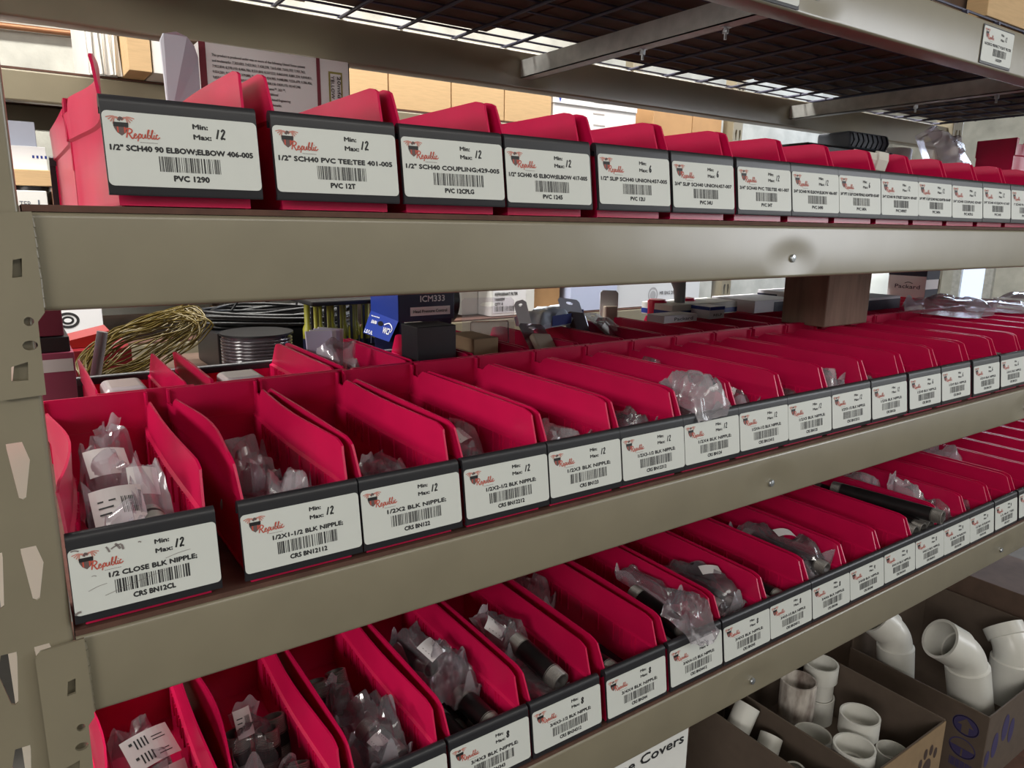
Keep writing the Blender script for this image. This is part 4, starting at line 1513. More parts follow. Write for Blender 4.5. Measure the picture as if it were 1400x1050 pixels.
def print_box(ff, lf, w_, d, h):
    ff.rect(0.0, .0085, 0, h, 1)
    ff.rect(w_ * .765, w_ * .79, 0, h, 1)
    L = ['This product is produced under one or more of the following United States patents', 'and trademarks: 7,303,033; 7,423,961; 7,438,278; 7,615,420; 7,835,733; 7,931,763;',
         '7,952,834; 8,270,193; 8,406,786; 8,531,810; 8,537,522; 8,865,018; 8,881,224; 9,018,851;', '9,024,501; 9,341,238; 9,379,886; 9,412,537; 9,424,905; 9,448,086; 9,526,679; 9,786,456;',
         '9,859,060; D819,437; D819,939; 10,056,194; 10,058,130; D829,175; 10,147,240;', '10,346,439. Turbo®, Turbo Mini®, Turbo200X®, Ultramet™, 2021™,', 'MaxiEasy Tray™, GT™, GCP 112™, Magic Mount™. Additional',
         'US and foreign patents pending. Packard Company United Engineering', 'Talon™ is a licensed user of these patents and trademarks.']
    for i, s in enumerate(L):
        k = len(s) / 88
        ff.text(s, .016, .016 + w_ * .66 * k, h - .0165 - i * .0070, .0034, 0, .004)
    ff.ring(w_ * .62, .022, .0075, .0075, .001, 0)
    for a, b, c_, d_ in ((.40, .68, .031, .0318), (.40, .68, .012, .0128)):
        ff.rect(w_ * a, w_ * b, c_, d_, 0)
    ff.rect(w_ * .40, w_ * .404, .012, .0318, 0)
    ff.rect(w_ * .677, w_ * .681, .012, .0318, 0)
    ff.text('Submitted to', w_ * .42, w_ * .56, .022, .0032, 0)
    for i in range(4):
        ff.rect(w_ * .71 + i * .003, w_ * .71 + i * .003 + .0014, .014, .030, 0)
    ff.rect(w_ * .85, w_ * .95, h - .060, h - .016, 3)
    ff.rect(w_ * .862, w_ * .938, h - .057, h - .019, 2, 2)
    f2 = Face(ff.g, ff.p(w_ * .905, h - .022), (0, 0, -1), (1, 0, 0), .0012)
    f2.text('20mfd', 0, .030, .001, .0055, 0, .02)
    f2.text('YELLOW', 0, .032, -.0085, .0050, 0, .02)
    ff.rect(w_ * .855, w_ * .995, .036, .038, 0)
    ff.rect(w_ * .855, w_ * .862, .0, .038, 0)


t = carton('printed_carton', 'white carton with maroon stripes and small patent text on the upper rear bins', PB, mat('carton_grey', (226, 220, 218), rough=.6), faces=print_box,
           mats=[mat('ink_warm', (70, 62, 62), rough=.7), mat('ink_maroon', (120, 44, 54), rough=.6), mat('carton_grey', (206, 200, 198)), mat('ink_olive', (150, 140, 70), rough=.7)])
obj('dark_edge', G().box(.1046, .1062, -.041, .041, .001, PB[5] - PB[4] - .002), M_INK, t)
g = G()
ring = [(-.0, 0), (0, .092), (-.004, .104), (-.012, .111), (-.022, .113), (-.033, .109), (-.036, .100), (-.034, 0)]
vs = []
for q in ring:
    u = -q[0] / .036
    vs.append((-.1056 - .050 * u, -.0425 - .030 * u - .014 * math.sin(math.pi * u), q[1]))
g.add(vs, [tuple(range(len(vs)))])
fl = obj('raised_flap', g, mat('flap_white', (226, 226, 236), rough=.6), t)
fl.modifiers.new('solid', 'SOLIDIFY').thickness = .0018

# --- at the right of the upper row
e = solid(1128, 1200, 198, .36, depth=.10, z0=ZR1 + .0)
carton('equipment_case', 'black plastic case behind the upper bins at the right', (1.50, 1.86, .44, .56, ZB[1] + .0052, .192), M_BLACK, cat='case', bevel=.006)
g = G()
mt = thing('tread_mat', 'grey rubber mat with a chevron tread lying on the black case', 'mat', (1.770, .50, .1925))
obj('mat_body', G().box(-.085, .085, -.045, .045, 0, .040), mat('rubber_grey', (84, 90, 100), rough=.55), mt, bevel=.008, segs=3)
for i in range(8):
    x = -.08 + i * .021
    g.prism([(x, .004), (x + .010, .020), (x, .036), (x + .006, .036), (x + .016, .020), (x + .006, .004)], 'y', -.0475, -.0450)
obj('chevron_tread', g, mat('rubber_dark', (44, 48, 56), rough=.5), mt)
tag(obj('white_pail', G().sweep([(0, 0, 0), (0, 0, .20), (0, 0, .205)], [.060, .066, .063], 32), M_WHITEBOX, None, (1.985, .535, ZB[1] + .0049), smooth=40), 'white round pail behind the upper bins, right of the black case', 'pail')
rb = shelf_bin(TUB, 'red bin set on top of the upper row at the right edge of the picture', (2.36, .225, ZR1 - .0042), 1, None, 'loose red bins')
rb.rotation_euler = (0, 0, math.radians(78))
bag('large crumpled clear bag slumped over the upper bins at the right edge', (1.985, .42, ZR1 + .055), .22, .13, .09, 301, .35, rot=(1.15, 0), style='flat', m=M_BAG3, group=None)

# --- on and in the rear bins of the middle shelf
FR = ZB[2] + .0046 + .0031


def clamshell(label, px0, px1, py, y0, d):
    a, b = at(px0, py, y0), at(px1, py, y0)
    t = thing('clear_clamshell', label, 'plastic case', ((a.x + b.x) / 2, y0 + d / 2, FR))
    obj('shell', G().box(-(b.x - a.x) / 2, (b.x - a.x) / 2, -d / 2, d / 2, .001, a.z - FR), mat('frosted_pet', (196, 184, 188), rough=.25, spec=.6, coat=.5), t, bevel=.008, segs=4)
    return t


clamshell('frosted clear clamshell case in the rear line behind bin BN12CL', 143, 204, 533, .352, .065)
clamshell('frosted clear clamshell case in the rear line behind bin BN12112', 309, 366, 519, .352, .060)
t = thing('plastic_bag', 'clear bag of folded pale leaflets in a rear bin left of the blue carton', 'bag', (.405, .470, FR))
obj('film', bag_mesh(.060, .10, .050, 311, 'open'), [M_BAG2, M_SEAM], t, (0, 0, .058), (.9, 0, 0), smooth=24)
for k in range(4):
    o = obj('leaflet', G().box(-.024, .024, -.0012, .0012, 0, .124), [mat('leaflet_lilac', (196, 190, 214), rough=.5), M_TAG][k % 2], None, (.402 + .006 * k, .530 + .010 * k, FR + .0035), (-.20 + .02 * k, .06 + .03 * k, .20))
    tag(o, 'pale folded leaflet in the bag left of the blue carton, %s' % ['front left', 'second', 'third', 'rear right'][k], 'leaflet', 'leaflets in the rear bin')

zi = FR
X0 = .4785
X1_ = at(623, 470, .40).x
ztop_b = at(573, 447, .38).z
carton('black_carton', 'black carton standing in a rear bin below the blue one', (X0 + .012, X0 + .078, .375, .430, FR + .0005, ztop_b), mat('carton_black', (34, 34, 40), rough=.4))
xb = at(545, 425, .655).x
e_ = (xb, at(621, 425, .655).x, .655, min(.780, ray_x(479, 425, xb).y), at(545, 441, .655).z + .0005, -.092)


def icm_print(ff, lf, w_, d, h):
    zt = at(560, 413.5, .655).z - e_[4]
    zl = at(552, 433, .655).z - e_[4]
    ff.text('ICM333', w_ * .38, w_ * .82, zt, .0115, 0, .03)
    ff.rect(w_ * .20, w_ * .92, zl, zl + .0165, 1)
    ff.text('Head Pressure Control', w_ * .25, w_ * .86, zl + .0055, .0056, 2, .03, k=2)
    for i in range(6):
        lf.rect(d * .42, d * .55 - (i % 3) * .002, h - .020 - i * .0045, h - .0172 - i * .0045, 0)


ic = carton('blue_carton', 'blue carton printed ICM333 Head Pressure Control in the rear line', e_, M_NAVY, faces=icm_print, mats=[M_WHITE, mat('carton_grey', (206, 200, 198)), M_INK])
obj('lower_carton', G().box(-(e_[1] - e_[0]) / 2 + .004, (e_[1] - e_[0]) / 2 - .004, -(e_[3] - e_[2]) / 2 + .004, (e_[3] - e_[2]) / 2 - .004, -.305 + .0005 - e_[4], -.0003), M_NAVY, ic)
# the open blue end flap with its hang slot, sloping out from the left end
A_, B_ = Vector((xb, e_[3], e_[4] + .012)), Vector((xb, e_[2], e_[4] + .004))
C_, D_ = Vector((xb - .020, e_[2] + .002, e_[4] - .036)), Vector((xb - .020, e_[3] - .002, e_[4] - .034))
o_ = Vector(((e_[0] + e_[1]) / 2, (e_[2] + e_[3]) / 2, e_[4]))
pl = G().quad(*[tuple(v - o_) for v in (A_, D_, C_, B_)])
rr_, uu_ = (C_ - D_).normalized(), (A_ - D_)
uu_ = (uu_ - rr_ * uu_.dot(rr_)).normalized()
wf, hf = (C_ - D_).length, (A_ - D_).length
fF = Face(pl, D_ - o_, rr_, uu_, .0006)
fF.text('WCI', wf * .66, wf * .90, hf * .24, hf * .24, 1, .03)
fF.stroke([(wf * .64, hf * .56), (wf * .80, hf * .66), (wf * .95, hf * .50), (wf * .93, hf * .34)], .0020, 1)
fF.ellipse(wf * .50, hf * .56, wf * .10, hf * .09, 2)
fF.text('50606', wf * .16, wf * .36, hf * .48, hf * .13, 1, .03)
fF.text('LS/UL', wf * .04, wf * .36, hf * .04, hf * .14, 1, .03)
for i in range(8):
    fF.rect(wf * (.08 + .04 * i), wf * (.105 + .04 * i), hf * .74, hf * .78, 1)
fl2 = obj('hang_flap', pl, [M_BLUE, M_WHITE, M_BLACK], ic)
obj('end_panel', G().box(xb - .0012 - o_.x, xb - .0002 - o_.x, -(e_[3] - e_[2]) / 2, (e_[3] - e_[2]) / 2, .001, e_[5] - e_[4] - .001), M_BLUE, ic)
carton('instruction_booklet', 'white and blue folded booklet standing before the black carton', (at(556, 470, .50).x, .5640, .495, .508, FR + .0005, at(560, 441, .50).z), M_WHITE, cat='booklet', bevel=.0006,
       faces=lambda ff, lf, w_, d, h: (ff.rect(w_ * .55, w_, 0, h, 0), ff.rect(w_ * .44, w_ * .50, h * .2, h * .9, 1), [ff.rect(w_ * .08, w_ * .38, h * .15 + i * .006, h * .15 + i * .006 + .002, 2) for i in range(12)]),
       mats=[M_NAVY, M_INK, mat('ink_pale', (170, 170, 190))])
tag(obj('cable_roll', G().sweep([(0, 0, 0), (.03, 0, 0)], .050, 28), M_BLACK, None, (.716, .735, -.150), smooth=40), 'round black reel end right of the blue carton', 'reel')
e = solid(648, 688, 464, .415, depth=.085, z0=FR + .0005)
e[0], e[1] = max(e[0], .590), min(e[1], .661)
carton('tan_carton', 'small tan carton in the rear bin right of the black one', e, mat('tan_small', (168, 142, 112), rough=.8, noise=.1))


def blister(label, px, py, y, w_, h_, rot, inner=None, slot=True, card=None, name='blister_pack'):
    p = at(px, py, y)
    t = thing(name, label, 'blister pack', (p.x, p.y, p.z), rot)
    hole = [oval(0, h_ * .40, w_ * .16, h_ * .035)] if slot else []
    o = obj('backing', plate([(-w_ / 2, -h_ / 2), (w_ / 2, -h_ / 2), (w_ / 2, h_ / 2 - .006), (w_ / 2 - .006, h_ / 2), (-w_ / 2 + .006, h_ / 2), (-w_ / 2, h_ / 2 - .006)], hole, .0010), card or M_CLEAR, t)
    o.data.materials.clear()
    o.data.materials.append(card or M_CLEAR)
    if inner:
        obj('moulded_cavity', G().box(-w_ * .36, w_ * .36, -.014, -.0012, -h_ * .42, h_ * .16), inner, t, bevel=.004, segs=3)
    return t


blister('clear blister pack with a hang slot behind the small tan carton', 668, 453, .50, .098, .12, (-.08, 0, -.25), M_CLEAR)
blister('clear blister with a pale tray lying tilted over the rear bins', 738, 470, .42, .062, .085, (-.75, .12, .12), mat('tray_pale', (196, 180, 164), rough=.4, coat=.4))
blister('small white hang card standing among the packs', 718, 442, .52, .026, .088, (-.2, -.2, -.1), None, True, M_WHITE, 'hang_card')
for k, (px, py, y, lab) in enumerate(((743, 441, .56, 'blue and white soft pack left of the tilted blister'), (760, 436, .62, 'blue and white soft pack behind the first one'))):
    p = at(px, py, y)
    t = thing('soft_pack', lab, 'pack', (p.x, y, ZR2 - .004), (0, 0, .3 - .4 * k), 'soft packs on the rear bins')
    obj('pouch', bag_mesh(.11, .07, p.z - ZR2 + .035, 320 + k, 'flat'), [mat('pouch_blue', (196, 208, 226), rough=.35)] * 2, t, smooth=50)
    obj('printed_band', G().box(-.02, .045, -.0362, -.0350, .004, .024), M_BLUE, t)
tag(obj('cap_bottle', G().sweep([(0, 0, 0), (0, 0, .02), (0, 0, .045), (0, 0, .058)], [.022, .024, .022, .008], 20), mat('blue_gloss', (40, 92, 190), rough=.25), None, (at(764, 430, .60).x, .655, ZR2 - .06), smooth=40), 'blue round cap behind the soft packs', 'cap')
blister('tilted blister pack with a dark part and a blue mark', 786, 440, .56, .066, .105, (-.55, .15, .15), mat('cavity_dark', (84, 66, 66), rough=.3, coat=.6), True, mat('card_pale', (206, 208, 222), rough=.4))
blister('clear blister pack lying flat between rear bin walls', 826, 446, .50, .060, .085, (-1.0, .1, .3), M_CLEAR, True)
blister('pale hang pack at the back before the bluish box', 832, 428, .62, .046, .10, (-.1, .05, -.2), mat('tray_pale', (196, 180, 164)), False, M_WHITE)
for k, (px, py, lab) in enumerate(((897, 440, 'bright red plastic cap on the rear bins, left one'), (936, 436, 'bright red plastic cap on the rear bins, right one'))):
    p = at(px, py, .60)
    tag(obj('bottle_stopper', G().sweep([(0, 0, 0), (0, 0, .030), (0, 0, .034)], [.022, .022, .019], 24), mat('cap_red', (236, 40, 84), rough=.3), None, (p.x, .60, ZR2 - .0055), smooth=40), lab, 'cap', 'red caps')
p = at(925, 420, .575)
g = G().sweep([(0, 0, 0), (0, 0, .02), (-.004, 0, .06), (-.012, 0, .085), (-.016, 0, .100), (-.017, 0, .108)], [.013, .012, .014, .019, .021, .012], 24)
tag(obj('valve_handle', g, mat('grey_plastic', (142, 146, 150), rough=.4), None, (p.x + .01, .575, ZR2 - .0055), smooth=60), 'grey rounded plastic handle standing among the rear bins', 'handle')


def pk(ff, lf, w_, d, h):
    ff.text('Packard', w_ * .30, w_ * .86, h * .28, h * .42, 0, .02)


e = solid(908, 953, 437, .470, depth=.05, z0=ZR2 - .0055)
e[5] = e[4] + .016
carton('small_carton', 'flat white carton lettered Packard on the rear bins', e, mat('carton_white_cool', (214, 212, 220), rough=.5), faces=pk, mats=[M_NAVY])
e = solid(971, 991, 420, .475, bl=945, z0=ZR2 - .0055)


def relay(ff, lf, w_, d, h):
    ff.rect(0, w_, h * .72, h, 0)
    lf.rect(0, d, h * .72, h, 0)
    ff.text('RELP', w_ * .25, w_ * .82, h * .22, h * .20, 1, .03)


carton('relay_carton', 'white carton with a dark blue top band standing on the rear bins', e, mat('carton_white_cool', (214, 212, 220)), faces=relay, mats=[M_BLUE, M_INK])
e = solid(1013, 1066, 413, .62, depth=.10, z0=ZR2 - .004)
carton('flat_carton', 'flat blue and white carton behind the wooden block', (1.20, 1.42, .535, .63, ZR2 - .0055, ZR2 + .022), M_WHITEBOX, faces=lambda ff, lf, w_, d, h: (ff.rect(0, w_, h * .1, h * .5, 0), lf.rect(0, d, h * .1, h * .5, 0)), mats=[M_BLUE])
for k, (x0, x1, y0, y1, z0, z1, lab) in enumerate(((1.44, 1.60, .50, .63, 0, .024, 'flat navy and white carton on the rear bins, left one'), (1.63, 1.90, .40, .52, 0, .026, 'flat navy and white carton on the rear bins, front right one'),
                                                   (1.62, 1.84, .53, .63, 0, .034, 'flat navy and white carton on the rear bins, back right one'))):
    carton('flat_carton', lab, (x0, x1, y0, y1, ZR2 - .0055 + z0, ZR2 + z1), mat('carton_white_cool', (214, 212, 220)), faces=lambda ff, lf, w_, d, h: (ff.rect(w_ * .45, w_, 0, h * .8, 0), lf.rect(0, d * .6, 0, h * .8, 0)), mats=[M_NAVY], group='flat cartons on the rear bins')
ex = at(1263, 409, .50)


def packard_tall(ff, lf, w_, d, h):
    lf.rect(0, d, h * .72, h, 0)
    lf.text('Packard', d * .20, d * .86, h * .30, h * .13, 0, .015)
    lf.stroke([(d * .45, h * .47), (d * .55, h * .51), (d * .66, h * .47)], .002, 0)
    ff.rect(0, w_, 0, h * .30, 0)
    ff.rect(0, w_, h * .62, h, 0)


Xp = ex.x
carton('packard_carton', 'tall white and navy carton lettered Packard standing on the rear bins', (Xp, Xp + .075, .50, ray_x(1213, 395, Xp).y, ZR2 - .0055, at(1263, 367, .50).z), M_WHITE, faces=packard_tall, mats=[M_NAVY])
for k, (x, y, wd, ln, h, s, lab) in enumerate(((1.86, .260, .14, .16, .050, 331, 'clear bag with a pointed peak lying over the middle bins at the right'), (2.06, .235, .13, .14, .030, 332, 'low clear bag lying over the middle bins'),
                                              (2.26, .20, .16, .20, .045, 333, 'clear bag at the right edge lying over the middle bins'))):
    bag(lab, (x, y, ZR2 - .0045), wd, ln, h, s, .4 * k, style='flat', m=M_BAG2, group=None)
# wooden block wedged between the bins and the shelf above
wb = G().box(0, .158, 0, .102, 0, ZB[1] - .006 - (ZR2 - .0055))
tag(obj('wooden_block', wb, M_WOOD, None, (1.360, .268, ZR2 - .0055), bevel=.003), 'rough brown wooden block standing on the bins under the shelf', 'block')

# ------------------------------------------------------------------ the bench behind the rack
ZBN = -.305
bn = thing('work_bench', 'dark bench behind the rack carrying wire coils and reels', 'bench', (.33, .95, -1.5))
obj('bench_top', G().box(-.50, .52, -.24, .29, 1.5 + ZBN - .03, 1.5 + ZBN), M_DARK, bn, bevel=.002)
for sx in (-.47, .44):
    for sy in (-.21, .26):
        obj('leg', G().box(sx - .02, sx + .02, sy - .02, sy + .02, 0, 1.5 + ZBN - .0302), M_DARK, bn)
MAR = mat('maroon_plastic', (96, 24, 44), rough=.45, noise=.1)
# stacked maroon containers at the left
lb = at(54, 480, .74)
carton('maroon_bin', 'maroon container with a white label at the left end of the bench', (.018, .072, .735, .86, ZBN + .0005, at(60, 483, .74).z), mat('maroon_rose', (140, 60, 84), rough=.45), cat='container',
       faces=lambda ff, lf, w_, d, h: ff.rect(w_ * .15, w_ * .95, h - .030, h - .010, 0), mats=[M_TAG])
zz = at(60, 483, .74).z
carton('black_tray', 'black tray stacked on the maroon container', (.012, .068, .738, .86, zz + .0008, zz + .024), M_BLACK, cat='tray')
carton('maroon_carton', 'dark maroon carton on top of the black tray', (.005, .062, .742, .86, zz + .0254, zz + .085), MAR)
carton('red_crate', 'dark red crate behind the olive wire coil', (.085, .185, 1.01, 1.19, ZBN + .0005, ZBN + .060), mat('red_dark', (112, 14, 26), rough=.4), cat='crate')
g = G()
g.prism([(.0, 0), (.075, 0), (.075, .030), (.0, .014)], 'y', 0, .10)
tag(obj('red_pouch', g, mat('red_pouch', (140, 22, 20), rough=.35), None, (.078, 1.04, ZBN + .0612)), 'bright red sloping pouch on the dark red crate', 'pouch')

# olive wire coil: many separate turns of one wire
OL = mat('olive_wire', (98, 82, 24), rough=.42, noise=.2, nscale=60)
rr = random.Random(5)
g = G()
cpos = Vector((.190, .905, ZBN + .078))
for k in range(34):
    a = rr.gauss(0, 1)
    pts = []
    ph = rr.uniform(0, 6.28)
    L_, H_ = .105 + rr.uniform(-.012, .012), .034 + rr.uniform(-.018, .018)
    off = Vector((rr.uniform(-.006, .006), rr.uniform(-.050, .050), rr.uniform(-.012, .012)))
    for i in range(14):
        q = 2 * math.pi * i / 14
        x, z = L_ * math.cos(q), H_ * math.sin(q)
        if x > 0:
            z *= .85
        th = math.radians(25)
        w_ = .006 * math.sin(3 * q + ph) + .005 * math.sin(5 * q + 2 * ph)
        pts.append(off + Vector((x * math.cos(th) - z * math.sin(th), .03 * math.sin(q + ph) + w_, max(-.074, x * math.sin(th) + z * math.cos(th) + w_ * .6))))
    g.sweep(catmull(pts, 3, True), .0014, 6, close=True)
tag(obj('wire_coil', g, OL, None, tuple(cpos), smooth=60), 'loose olive coil of many wire turns lying on the bench', 'wire coil')
g = G().sweep([(0, 0, 0), (.026, .0, .112)], .0085, 16)
tag(obj('clear_tube', g, mat('clear_tube', (120, 116, 120), rough=.15, spec=.7, coat=.8), None, (.094, .80, ZBN + .0095), smooth=60), 'clear plastic tube leaning before the olive coil', 'tube')


def reel(label, x, y, z, r, h, m, cm):
    t = thing('cable_reel', label, 'reel', (x, y, z))
    g = G().sweep([(0, 0, .004), (0, 0, h - .004)], r * .93, 36)
    for i in range(int(h / .006)):
        zc = .008 + i * .006
        if zc < h - .008:
            g.sweep([(r * .935 * math.cos(2 * math.pi * k / 28), r * .935 * math.sin(2 * math.pi * k / 28), zc) for k in range(28)], .0030, 6, close=True)
    obj('wound_cable', g, cm, t, smooth=60)
    for zc in (0, h - .004):
        obj('flange', G().sweep([(0, 0, zc + .0002), (0, 0, zc + .0038)], r, 36), m, t, smooth=40)
    return t


WRAP = mat('wrapped_cable', (70, 62, 68), rough=.16, spec=.8, coat=1.0, noise=.3, nscale=40)
reel('large reel of dark cable shrink-wrapped in shiny film on the bench', .372, .800, ZBN + .0006, .066, .104, M_BLACK, WRAP)
reel('small reel of silvery wire in front of the olive coil', .262, .722, ZBN + .0006, .026, .052, M_BLACK, mat('silver_wire', (176, 172, 178), rough=.2, metal=.7))
g = G()
rr = random.Random(9)
for k in range(26):
    r_, ph = .125 + rr.uniform(-.02, .02), rr.uniform(0, 6.28)
    z_ = rr.uniform(0, .030)
    pts = [(r_ * 1.25 * math.cos(2 * math.pi * i / 16), r_ * math.sin(2 * math.pi * i / 16) * .7, z_ + .006 * math.sin(2 * 2 * math.pi * i / 16 + ph)) for i in range(16)]
    g.sweep(catmull(pts, 2, True), .0034, 6, close=True)
g.sweep(catmull([(-.10, -.02, .03), (-.07, -.03, .07), (-.02, -.03, .098), (.03, -.02, .10), (.045, -.02, .075), (.040, -.02, .035)], 5), .0026, 8)
tag(obj('cable_coil', g, M_BLACK, None, (.485, 1.05, ZBN + .090), smooth=60), 'flat black coil of cable with a loop standing up, behind the large reel', 'cable coil')
tag(obj('black_carton', G().box(-.15, .15, -.10, .10, 0, .084), M_BLACK, None, (.485, 1.05, ZBN + .0005), bevel=.003), 'black box under the flat black cable coil', 'box')
g = G().sweep(catmull([(0, 0, 0), (.02, .01, .012), (.05, .0, .006), (.075, -.01, .028), (.09, -.01, .030)], 5), .0026, 8)
tag(obj('wire_end', g, M_WHITE, None, (.225, .690, ZBN + .003), smooth=60), 'short white wire end lying beside the small reel', 'wire')
# case of yellow vials
e = solid(440, 480, 411, .80, bl=417, z0=ZBN + .0005)
ya = thing('vial_case', 'black rack of yellow bottles standing on the bench by the blue carton', 'rack', ((e[0] + e[1]) / 2 + .02, .85, ZBN + .0005))
obj('case_body', G().box(-.075, .085, -.06, .07, 0, .040), M_BLACK, ya, bevel=.003)
obj('top_lid', G().box(-.075, .085, -.06, .07, e[5] - e[4] - .010, e[5] - e[4]), M_BLACK, ya, bevel=.003)
YB = mat('yellow_bottle', (138, 134, 40), rough=.35)
obj('front_panel', G().box(-.075, .085, -.0625, -.0605, 0, .066), M_BLACK, ya)
for k in range(7):
    obj('divider_post', G().box(-.0765 + k * .0265, -.0725 + k * .0265, -.0625, -.0580, .0662, e[5] - e[4] - .0105), M_BLACK, ya)
for k in range(6):
    for s in (0, 1):
        g = G().sweep([(0, 0, .0405), (0, 0, .095), (0, 0, .104), (0, 0, e[5] - e[4] - .0105)], [.0100, .0100, .006, .006], 14)
        b_ = obj('bottle', g, YB, ya, (-.062 + k * .0255, -.045 + .05 * s, 0), smooth=40)
        obj('bottle_label', G().sweep([(0, 0, .050), (0, 0, .075)], .0103, 14, caps=False), M_NAVY, b_, smooth=40)

# ------------------------------------------------------------------ the far rack
YF = 1.420
XF1 = at(985, 410, YF).x
XF0 = -.45


def far_beam(label, z, y0, y1):
    t = obj('rack_beam', G().box(0, XF1 - XF0, 0, y1 - y0, -BH, 0), M_PAINT, None, (XF0, y0, z), bevel=.004)
    return tag(t, label, 'rack beam', 'cross beams of the far rack')


for i, z in enumerate((ZB[0], ZB[1], ZB[2])):
    far_beam('putty front beam of the far rack across the aisle, ' + ['highest', 'middle', 'lowest'][i], z, YF, YF + .036)
    far_beam('putty rear beam of the far rack near the concrete wall, ' + ['highest', 'middle', 'lowest'][i], z, YF + .604, YF + .64)
    tag(obj('shelf_board', G().box(0, XF1 - XF0, .0015, .638, 0, .0045), M_BOARD, None, (XF0, YF, z + .0002)), 'hardboard shelf of the far rack, %s level' % ['highest', 'middle', 'lowest'][i], 'shelf board', 'far shelf boards')
upright('rack_post', 'putty slotted post at the right end of the far rack, front one', XF1, XF1 + .0605, YF + .002, 'uprights of the far rack')
upright('rack_post', 'putty slotted post at the right end of the far rack, rear one', XF1, XF1 + .0605, YF + .590, 'uprights of the far rack')
ZF = ZB[0] + .0052


def far(name, label, e, m, **kw):
    return carton(name, label, e, m, group=kw.pop('group', 'boxes on the far rack'), **kw)


e = solid(117, 160, 60, YF - .01, depth=.35, z0=ZF)
fw = thing('wrapped_bundle', 'white plastic wrapped bundle with hanging folds on the far rack', 'bundle', (e[0], YF - .012, ZF))
g = G()
n = 60
vs = []
for i in range(n + 1):
    u = i / n
    d_ = .006 * math.sin(34 * u) + .004 * math.sin(61 * u + 1)
    x = u * (e[1] - e[0])
    vs += [(x + .004 * math.sin(20 * u), d_ - .010, .0), (x, d_ * .8 - .004, .08), (x, d_ * .3, .17)]
g.add(vs, [(3 * i + j, 3 * i + 3 + j, 3 * i + 4 + j, 3 * i + 1 + j) for i in range(n) for j in (0, 1)])
o = obj('folded_film', g, mat('film_white', (232, 230, 226), rough=.35, spec=.6), fw, smooth=60)
obj('bundle_core', G().box(.004, e[1] - e[0] - .004, .012, .36, 0, .168), M_WHITEBOX, fw)
e = solid(175, 209, 94, YF - .13, depth=.40, z0=ZF, h=None)
x0, x1 = at(176.5, 90, YF - .12).x, at(208, 90, YF - .12).x
far('tan_carton', 'tan carton standing out over the far beam beside the wrapped bundle', (x0, x1, YF - .115, YF + .30, ZF, ZF + .16), M_TAN)
x2, x3 = at(210.5, 90, YF - .12).x, at(262, 90, YF - .12).x
far('white_carton', 'white carton standing out over the far beam left of the raised flap', (x2, x3, YF - .112, YF + .28, ZF, ZF + .15), M_WHITEBOX)
xs = [at(q, 120, YF).x for q in (470, 532, 618, 691, 756)]
for k in range(4):
    far('tan_carton', 'plain tan carton on the far rack above the upper bins, %s' % ['first from the left', 'second', 'third', 'fourth'][k], (xs[k] + .002, xs[k + 1] - .002, YF + .004, YF + .36, ZF, ZF + .19 + .004 * k), M_TAN, group='tan cartons on the far rack')
xg = at(552, 158, YF - .03).x
tag(obj('tape_roll', G().tube([(0, 0, 0), (0, 0, .148)], .036, .022, 28), M_BLACK, None, (.62, .55, ZB[1] + .0049), smooth=40), 'black roll standing behind the second upper bin', 'tape roll')
x4, x5 = at(757.5, 150, YF).x, at(872, 150, YF).x
for k in range(4):
    def lid(ff, lf, w_, d, h, k=k):
        if k == 2:
            ff.poly([(.018, h * .80), (.034, h * .80), (.031, h * .45), (.026, h * .10), (.021, h * .45)], 0)
            ff.ellipse(.026, h * .72, .006, .005, 1, 2)
        ff.rect(w_ * .46, w_ * .60, h * .45, h * .56, 2)
    far('white_flat_box', 'flat white lidded box in the stack on the far rack, %s' % ['lowest', 'second from below', 'third, with a blue emblem', 'topmost'][k], (x4 + .002 * (k % 2), x5 - .003 * (k % 2), YF + .002 + .003 * (k % 2), YF + .30, ZF + .0372 * k, ZF + .0372 * k + .0368), M_WHITE,
        faces=lid, mats=[mat('emblem_blue', (44, 70, 178)), M_WHITE, mat('ink_soft', (176, 168, 164))], group='white flat boxes on the far rack')
x6, x7, x8 = at(878, 170, YF - .05).x, at(952, 170, YF).x, at(992, 170, YF).x
far('brown_carton', 'brown carton with a shadowed left side right of the white boxes', (at(893, 170, YF + .02).x, x7 - .002, YF + .02, YF + .40, ZF, ZF + .15), mat('tan_mid', (182, 142, 98), rough=.8, noise=.1))
far('brown_carton', 'narrow brown carton at the right end of the far rack', (x7 + .002, x8, YF + .02, YF + .36, ZF, ZF + .145), mat('tan_mid', (182, 142, 98)))
g = G().sweep([(0, 0, 0), (.004, .003, .03), (-.003, 0, .06), (.004, -.003, .09), (0, 0, .12)], [.026, .022, .027, .021, .025], 14)
tag(obj('foil_roll', g, M_ZINC, None, (x8 + .032, YF + .14, ZF), smooth=0), 'crumpled silver foil roll at the right end of the far rack', 'foil roll')
